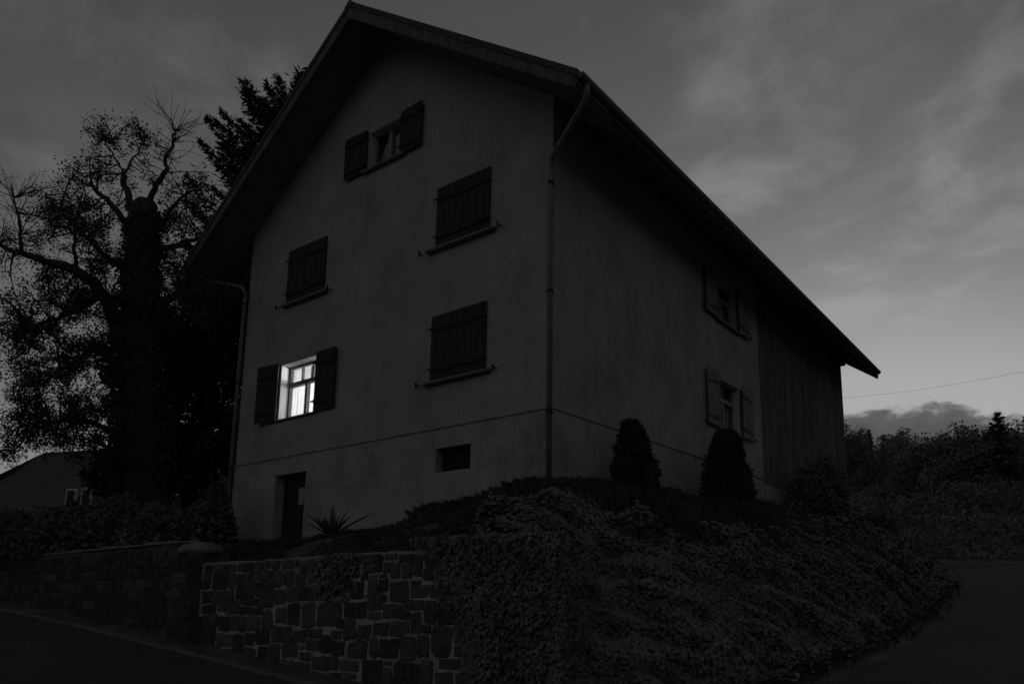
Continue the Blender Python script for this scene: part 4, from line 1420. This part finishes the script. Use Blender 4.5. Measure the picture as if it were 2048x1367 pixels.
# leaf clumps: (u, v, half width, half height, leaves, depth shift)
CL = [(240, 262, 55, 30, 900, .1), (205, 285, 25, 26, 300, 0), (285, 290, 40, 30, 350, .3), (200, 345, 60, 35, 650, -.2), (150, 360, 50, 28, 520, -.3), (110, 400, 55, 38, 900, .8), (170, 430, 65, 50, 1500, .2),
      (230, 395, 45, 50, 600, .2), (110, 470, 70, 45, 1700, 0), (200, 500, 60, 55, 1700, .3), (345, 360, 50, 24, 420, .6), (375, 380, 38, 26, 420, .8), (340, 420, 50, 38, 800, .5), (350, 470, 50, 45, 1100, .4), (390, 430, 40, 40, 700, .5),
      (40, 530, 40, 30, 350, -1.2), (15, 480, 18, 14, 150, -1.4), (140, 560, 70, 40, 1300, -.5), (220, 560, 50, 50, 1100, -.2), (90, 610, 80, 40, 1600, -1), (30, 640, 45, 40, 700, -1.4), (170, 650, 70, 60, 2000, -.5),
      (80, 700, 90, 55, 2600, -1.1), (180, 740, 60, 60, 1700, -.6), (30, 770, 50, 60, 1400, -1.4), (110, 800, 80, 60, 2600, -1.1), (190, 840, 60, 60, 1800, -.6), (60, 870, 70, 45, 1500, -1.3), (140, 890, 60, 40, 1300, -.9),
      (360, 560, 60, 35, 1100, -.2), (420, 590, 60, 35, 1100, -.3), (330, 620, 50, 50, 1300, 0), (430, 640, 45, 40, 700, -.2), (250, 640, 50, 60, 1300, 0), (20, 920, 40, 30, 500, -1.4), (345, 530, 35, 24, 300, .2)]
tw = MB()
lc = []
for (u, v, ru, rv, n, dd) in CL:
    heads = []
    for _ in range(max(5, n // 75)):
        a = rng.uniform(0, 2 * math.pi)
        s = math.sqrt(rng.uniform(0, 1))
        q = at(u + ru * s * math.cos(a), v + rv * s * math.sin(a), TD + dd + rng.normal() * .55)
        near_ = node_p[np.argsort(np.linalg.norm(node_p - q, axis=1))[rng.integers(0, 4)]]
        d = q - near_
        ln = np.linalg.norm(d)
        mid = near_ + d * .5 + rng.normal(size=3) * ln * .10 + np.array([0, 0, .06 * ln])
        c = bez([near_, mid, q], 3)
        tw.tube(c, list(np.linspace(.016 + .004 * ln, .004, len(c))), 4, False)
        for __ in range(4):
            i = rng.integers(2, len(c))
            w_ = wander(c[i], unit(d) + rng.normal(size=3) * .8, rng.uniform(.22, .6), 4, .3, .03)
            tw.tube(w_, [.007, .006, .005, .004, .003], 3, False)
            heads.append(w_)
    per = max(2, int(n * (1.2 if v < 540 else 1.8)) // len(heads))
    for c in heads:
        pts = np.array(c)
        t = rng.uniform(.8, 4, per)
        i0 = np.minimum(t.astype(int), 3)
        pick = pts[i0] + (pts[i0 + 1] - pts[i0]) * (t - i0)[:, None]
        lc.append(pick + rng.normal(size=(per, 3)) * .065)
lc = np.concatenate(lc)
# bare twigs at the crown's top and far left
for (u0, v0, dd, n, up_) in ((350, 262, 0, 14, .5), (334, 315, -.2, 10, .3), (345, 285, -.1, 10, .35), (28, 395, -1.0, 14, .5), (36, 430, -1.1, 10, .3), (-5, 489, -1.4, 10, .4), (42, 470, -1.2, 9, .3), (330, 343, -.2, 7, .2)):
    for _ in range(n):
        p = at(u0, v0, TD + dd)
        w_ = wander(p, np.array([rng.normal() * .7, rng.normal() * .7, up_ + rng.uniform(0, .5)]), rng.uniform(.4, 1.15), 5, .22, .03)
        tw.tube(w_, list(np.linspace(.011, .003, 6)), 4, False)
        for __ in range(2):
            s_ = wander(w_[rng.integers(1, 5)], unit(w_[-1] - w_[0]) + rng.normal(size=3) * .6, rng.uniform(.15, .45), 3, .2, .02)
            tw.tube(s_, [.006, .005, .004, .0025], 3, False)
trunk_o = mb.build('trunk', 'bark', tree, smooth=True)
tw.build('twigs', 'bark', trunk_o)
v, f = leaf_arrays(lc, rng.uniform(.034, .074, len(lc)), None, 1, .62)
fast_mesh('crown', v, f, 'leaf', tree)
# ivy sleeve on the trunk
n = 6500
tt = rng.uniform(0, 1, n) ** 1.1
idx = np.clip((tt * (len(tr_) * .86)).astype(int), 0, len(tr_) - 1)
P_ = np.array(tr_)[idx] + rng.normal(size=(n, 3)) * .04
a = rng.uniform(0, 2 * math.pi, n)
rr = np.interp(tt, [0, .5, .75, 1], [.75, .54, .40, .27]) * rng.uniform(.7, 1.25, n)
c = P_ + np.stack([np.cos(a) * rr, np.sin(a) * rr, rng.normal(size=n) * .12], -1)
v, f = leaf_arrays(c, rng.uniform(.07, .13, n), None, .8, .7, axis=np.stack([np.cos(a), np.sin(a), np.full(n, -.4)], -1))
fast_mesh('ivy_sleeve', v, f, 'leaf', tree)


def conifer(name, bx, by, hgt, label, r_max, droop, tuft, seed, low=.05, dens=1.0, group=None, cat='tree', needle='needle', whorl=.42, shape=.75):
    r_ = np.random.default_rng(seed)
    g = float(ground_z(np.array([bx]), np.array([by]))[0])
    o = empty(name, (bx, by, g), label, cat, group)
    st = MB()
    st.tube([(bx, by, g - .3), (bx + .03, by, g + hgt * .5), (bx, by, g + hgt)], [.028 * hgt ** .9 * .55 + .05, .10, .012], 8)
    tr = st.build('trunk', 'bark', o)
    br = MB()
    C, A, S = [], [], []
    z = low * hgt
    while z < hgt * .985:
        f_ = 1 - z / hgt
        R_ = r_max * f_ ** shape * r_.uniform(.85, 1.1) + .12
        k = int(r_.integers(5, 8))
        a0 = r_.uniform(0, 6.28)
        for i in range(k):
            a = a0 + 2 * math.pi * i / k + r_.normal() * .2
            ln = R_ * r_.uniform(.7, 1.15)
            d = np.array([math.cos(a), math.sin(a), 0])
            s = np.array([-math.sin(a), math.cos(a), 0])
            rise = .42 * (1 - f_) + .05 - droop * f_
            pts = [np.array([bx, by, g + z]) + d * ln * t + np.array([0, 0, ln * (rise * t + (-.25 * f_) * t + .28 * t * t)]) for t in (0, .25, .5, .75, 1)]
            br.tube(pts, [.018 + .02 * f_, .015 + .014 * f_, .012 + .006 * f_, .009, .004], 4, False)
            m = int(max(5, ln * 46 * dens))
            t = r_.uniform(.08, 1.0, m)
            q = np.stack([np.interp(t, (0, .25, .5, .75, 1), [p[j] for p in pts]) for j in range(3)], -1)
            side = r_.normal(size=m) * .30 * ln * (1.05 - t) ** .7 * .8
            drop = np.abs(r_.normal(size=m)) * (.10 + .16 * f_) * (1.1 - .7 * t)
            q = q + s * side[:, None] - np.array([0, 0, 1]) * drop[:, None]
            C.append(q)
            ax = d * .6 + s * np.sign(side)[:, None] * .7 + np.array([0, 0, -.35 * f_ + .15]) + r_.normal(size=(m, 3)) * .35
            A.append(ax)
            S.append(r_.uniform(.6, 1.3, m) * tuft)
        z += whorl * (0.6 + .5 * f_) * r_.uniform(.8, 1.2)
    br.build('branches', 'bark', tr)
    C, A, S = np.concatenate(C), np.concatenate(A), np.concatenate(S)
    v, f = leaf_arrays(C, S, None, .1, .24, axis=A)
    fast_mesh('crown', v, f, needle, o)
    return o


sp = at(556, 700, 21.5)
spz = float(ground_z(np.array([sp[0]]), np.array([sp[1]]))[0])
conifer('spruce_tree', sp[0], sp[1], at(556, 166, 21.5)[2] - spz, 'tall dark spruce rising behind the farmhouse roof', 4.0, .05, .21, 4, low=.12, dens=5.0, shape=.36)

# a dark yew filling the gap between the pollard and the house
yp = at(405, 900, 20.5)
yz = float(ground_z(np.array([yp[0]]), np.array([yp[1]]))[0])


def broad(name, x, y, z, hgt, rx, label, n, mat, size, seed, trunk_h=.25, trunk_r=.16, group=None, lumps=16, cat='tree'):
    r_ = np.random.default_rng(seed)
    o = empty(name, (x, y, z), label, cat, group)
    b = np.array([x, y, z])
    st = MB()
    st.tube([b - np.array([0, 0, .3]), b + np.array([.03, .05, hgt * .35]), b + np.array([-.05, 0, hgt * .8])], [trunk_r, trunk_r * .75, trunk_r * .2], 7)
    cs, rs = [], []
    for k in range(lumps):
        t = r_.uniform(trunk_h, .92)
        a = r_.uniform(0, 6.28)
        w = rx * math.sqrt(max(.08, 1 - ((t - .5) / .55) ** 2)) * r_.uniform(.25, .75)
        c = b + np.array([math.cos(a) * w, math.sin(a) * w, hgt * t])
        st.tube([b + np.array([0, 0, hgt * t * .6]), (b + np.array([0, 0, hgt * t * .75]) + c) / 2, c], [trunk_r * .35, trunk_r * .22, .01], 5, False)
        cs.append(c)
        rs.append(rx * r_.uniform(.28, .5))
    st.build('trunk', 'bark', o)
    C = []
    for c, r in zip(cs, rs):
        m = n // lumps
        d = unit(r_.normal(size=(m, 3)))
        C.append(c + d * (r * r_.uniform(.25, 1.1, (m, 1)) ** .5) * np.array([1, 1, .85]))
    C = np.concatenate(C)
    C[:, 2] = z + (C[:, 2] - z) * hgt / (np.percentile(C[:, 2], 99.7) - z)
    v, f = leaf_arrays(C, r_.uniform(size[0], size[1], len(C)), None, 1, .65)
    fast_mesh('crown', v, f, mat, o)
    return o


broad('yew_tree', yp[0], yp[1], yz, at(405, 520, 20.5)[2] - yz, 1.55, 'dense dark evergreen filling the gap between pollard and farmhouse', 15000, 'needle', (.10, .2), 11, .1, .2, lumps=26)
q = at(320, 900, 19.6)
broad('holly_tree', q[0], q[1], float(ground_z(np.array([q[0]]), np.array([q[1]]))[0]), at(320, 600, 19.6)[2] - yz, 1.45, 'dark bushy evergreen standing behind the pollard trunk', 13000, 'needle', (.10, .19), 12, .05, .15, lumps=26)
q = at(235, 950, 19.8)
broad('holly_tree', q[0], q[1], float(ground_z(np.array([q[0]]), np.array([q[1]]))[0]), at(235, 640, 19.8)[2] - yz, 1.1, 'narrow dark evergreen to the street side of the pollard', 8000, 'needle', (.10, .19), 15, .05, .13, lumps=20)

# garden shrubs above the upper street wall
for i, (u, dpt, rx, hg, lab) in enumerate(((30, 17.0, 1.5, 1.15, 'spreading low shrub at the far end of the upper street wall'), (120, 16.0, 1.1, .9, 'rounded shrub behind the pale coping slabs'),
                                           (225, 15.6, 1.0, 1.25, 'leafy shrub below the pollard tree'), (330, 14.6, .9, 1.0, 'bushy shrub behind the rounded pier cap'), (420, 14.8, .55, 1.35, 'tall slim shrub against the farmhouse downpipe'), (180, 19.5, 1.5, 1.5, 'big dark shrub in front of the neighbouring house'), (60, 21.5, 1.8, 1.3, 'wide dark shrub beside the neighbouring house'))):
    p = at(u, 1090, dpt)
    bush('garden_shrub', p[0], p[1], rx, rx * .8, hg, 3600, lab, 'shrub', size=(.07, .15), seed=30 + i, group='shrubs above the upper street wall')

# ------------------------------------------------------------------ neighbouring house, its roof against the sky
NB = empty('neighbour_house', tuple(at(150, 1150, 34)[:2]) + (-2.0,), 'neighbouring house with dark steep roof half hidden by the trees', 'house')


def nb(u, v, d):
    return at(u, v, d)


r0, r1 = nb(88, 905, 34), nb(262, 898, 33)
r1[2] = r0[2]
down = unit(np.cross(unit(r1 - r0), np.array([0, 0, 1.0])))
if np.dot(down, CAM - r0) < 0:
    down = -down
al = unit(r1 - r0)
eave_h = r0[2] - 3.2
mb = MB()
prof = [(0.0, 0.0), (1.9, -2.2), (2.9, -2.95), (3.6, -3.25)]          # the eaves kick out
for s in (1, -1):
    for (a, za), (b, zb) in zip(prof[:-1], prof[1:]):
        e0, e1 = -.9 * a * .55, -.9 * b * .55
        p = [r0 + al * e0 + down * s * a + (0, 0, za), r1 + al * 2.6 + down * s * a + (0, 0, za), r1 + al * 2.6 + down * s * b + (0, 0, zb), r0 + al * e1 + down * s * b + (0, 0, zb)]
        mb.hexa([q_ - np.array([0, 0, .16]) for q_ in p] + p)
a, za = prof[-1]
mb.add([r0, r0 + al * (-.9 * 3.6 * .55) + down * 3.6 + (0, 0, za), r0 + al * (-.9 * 3.6 * .55) - down * 3.6 + (0, 0, za)], [(0, 1, 2)])
nroof = mb.build('roof', 'house_roof', NB)
c0 = (r0 + r1) / 2
wl = MB()
ln = np.linalg.norm(r1 - r0)


def nbp(t, s, z):
    p = r0 + al * t + down * s
    return (p[0], p[1], z)


zb_ = -2.3
wl.hexa([nbp(-1.2, 2.9, zb_), nbp(ln + 2.1, 2.9, zb_), nbp(ln + 2.1, -2.9, zb_), nbp(-1.2, -2.9, zb_), nbp(-1.2, 2.9, r0[2] - 3.1), nbp(ln + 2.1, 2.9, r0[2] - 3.1), nbp(ln + 2.1, -2.9, r0[2] - 3.1), nbp(-1.2, -2.9, r0[2] - 3.1)])
wl.build('wall', 'house_pale', NB)
for t in (5.0, 5.75):
    f_ = MB()
    f_.hexa([nbp(t, 2.96, zb_ + 2.6), nbp(t + .5, 2.96, zb_ + 2.6), nbp(t + .5, 2.88, zb_ + 2.6), nbp(t, 2.88, zb_ + 2.6), nbp(t, 2.96, zb_ + 3.9), nbp(t + .5, 2.96, zb_ + 3.9), nbp(t + .5, 2.88, zb_ + 3.9), nbp(t, 2.88, zb_ + 3.9)])
    wd = f_.build('window', 'reveal_lift_and_frame', NB)
    g_ = MB()
    g_.hexa([nbp(t + .08, 2.98, zb_ + 2.68), nbp(t + .42, 2.98, zb_ + 2.68), nbp(t + .42, 2.97, zb_ + 2.68), nbp(t + .08, 2.97, zb_ + 2.68), nbp(t + .08, 2.98, zb_ + 3.82), nbp(t + .42, 2.98, zb_ + 3.82), nbp(t + .42, 2.97, zb_ + 3.82), nbp(t + .08, 2.97, zb_ + 3.82)])
    g_.build('pane', 'dark_paint', wd)

# ------------------------------------------------------------------ wooded hill to the right
def copy_tree(src, loc, rot, scl):
    c = src.copy()
    COL.objects.link(c)
    c.location, c.rotation_euler, c.scale = loc, (0, 0, rot), scl
    for ch in list(src.children):
        k = ch.copy()
        COL.objects.link(k)
        k.parent = c
        k.matrix_parent_inverse = ch.matrix_parent_inverse
        for g in list(ch.children):
            q_ = g.copy()
            COL.objects.link(q_)
            q_.parent = k
            q_.matrix_parent_inverse = g.matrix_parent_inverse
    return c


def placed(px, dist):
    """Ground spot in the direction of column PX."""
    d = FW * 0 + unit(FW * np.array([1, 1, 0])) + RT0 * (px - PX) / FPX * math.cos(PITCH)
    d = unit(d * np.array([1, 1, 0]))
    p = CAM + d * dist
    return p[0], p[1], float(ground_z(np.array([p[0]]), np.array([p[1]]))[0])


sx, sy, sz = placed(1900, 70)
B1 = broad('hill_tree', sx, sy, sz - .3, 7.2, 3.2, 'broad leafy tree on the wooded hill beyond the barn', 9000, 'forest_leaf', (.14, .32), 21, .12, .25, 'leafy trees on the wooded hill', 30)
sx, sy, sz = placed(1960, 66)
B2 = broad('hill_tree', sx, sy, sz - .3, 7.2, 2.8, 'broad leafy tree on the wooded hill beyond the barn', 9000, 'forest_leaf', (.14, .32), 22, .10, .25, 'leafy trees on the wooded hill', 28)
sx, sy, sz = placed(2010, 72)
F1 = conifer('hill_fir', sx, sy, 8.0, 'pointed dark fir on the wooded hill beyond the barn', 1.7, .1, .5, 31, low=.08, dens=.6, group='firs on the wooded hill', whorl=.6)
spots = []
for px, dist, hh in ((1700, 120, 25.5), (1722, 122, 27.5), (1738, 120, 26), (1775, 118, 24), (1800, 112, 23.5), (1822, 104, 22.5), (1846, 86, 16.2), (1863, 74, 14.6), (1884, 68, 13.7), (1918, 66, 13.4), (1938, 62, 12.3), (1978, 64, 13.5), (2000, 62, 13.0), (2024, 66, 13.6), (2046, 64, 12.7), (2075, 66, 14.2), (2110, 66, 14.2)):
    spots.append((px, dist, hh, 0))
for px, dist, hh in ((1758, 124, 27.3), (1788, 118, 25), (2028, 60, 13.8), (1690, 126, 25)):
    spots.append((px, dist, hh, 1))
rr_ = random.Random(5)
for k in range(46):
    dist = rr_.uniform(50, 88)
    px = rr_.uniform(1690, 2100)
    lim = float(np.interp(px, [1690, 1830, 1880, 2100], [.125, .125, .165, .165]))
    spots.append((px, dist, dist * lim * rr_.uniform(.5, .88), 0 if rr_.random() < .8 else 1))
for i, (px, dist, top_, kind) in enumerate(spots):
    x, y, z = placed(px, dist)
    want = CAM[2] + top_ - z
    if want < 2.2:
        want = rr_.uniform(2.2, 4.0)
    src, h0 = ((B1, 7.2), (B2, 7.2))[i % 2] if kind == 0 else (F1, 8.0)
    s = want / h0
    wsc = max(.55, min(1.15, s * rr_.uniform(.9, 1.3)))
    c_ = copy_tree(src, (x, y, z - .3), rr_.uniform(0, 6.28), (wsc, wsc, s))
    if dist > 95:
        c_['label'] = 'leafy tree on the distant ridge past the barn corner' if kind == 0 else 'pointed fir on the distant ridge past the barn corner'
        c_['group'] = 'leafy trees on the distant ridge' if kind == 0 else 'firs on the distant ridge'
# undergrowth closing the wood's foot
n = 60000
px = rng.uniform(1640, 2180, n)
dist = rng.uniform(30, 125, n) ** 1.0
ang = np.arctan2(px - PX, FPX / 1.0)
yaw_ = YAW + np.arctan((px - PX) / (FPX / math.cos(PITCH)) )
x = CAM[0] + np.sin(yaw_) * dist
y = CAM[1] + np.cos(yaw_) * dist
z = ground_z(x, y)
hgt = (1.2 + 1.6 * np.clip(vnoise(x, y, .25, 2) + .3, 0, 1.3)) * sm((dist - 30) / 12) + .2
c = np.stack([x, y, z + hgt * rng.uniform(0, 1, n) ** .7], -1)
v, f = leaf_arrays(c, dist * .0055 * rng.uniform(.5, 1.4, n), None, 1, .7)
tag(fast_mesh('undergrowth', v, f, 'forest_leaf'), 'dark undergrowth along the foot of the wooded hill', 'undergrowth', kind='stuff')

# pale verge where the side road meets the meadow
vg = MB()
pts = []
for i in range(13):
    px = 1800 + 25 * i
    x, y, z = placed(px, 25.5 + .25 * i)
    pts.append((x, y, z + .05))
for a, b in zip(pts[:-1], pts[1:]):
    d = unit(np.array(b) - np.array(a))
    s = np.array([-d[1], d[0], 0]) * .13
    a, b = np.array(a), np.array(b)
    vg.hexa([a - s - (0, 0, .2), b - s - (0, 0, .2), b + s - (0, 0, .2), a + s - (0, 0, .2), a - s, b - s, b + s, a + s])
tag(vg.build('verge', 'kerb_stone'), kind='structure')

# overhead wire
a, b = at(1640, 798, 44), at(2300, 682, 30)
pts = []
for i in range(25):
    t = i / 24
    p = np.array(a) * (1 - t) + np.array(b) * t
    p[2] -= .9 * 4 * t * (1 - t) * .5
    pts.append(p)
tag(MB().tube(pts, .006, 5).build('overhead_wire', 'wire'), 'thin overhead wire crossing the sky beyond the barn', 'wire')
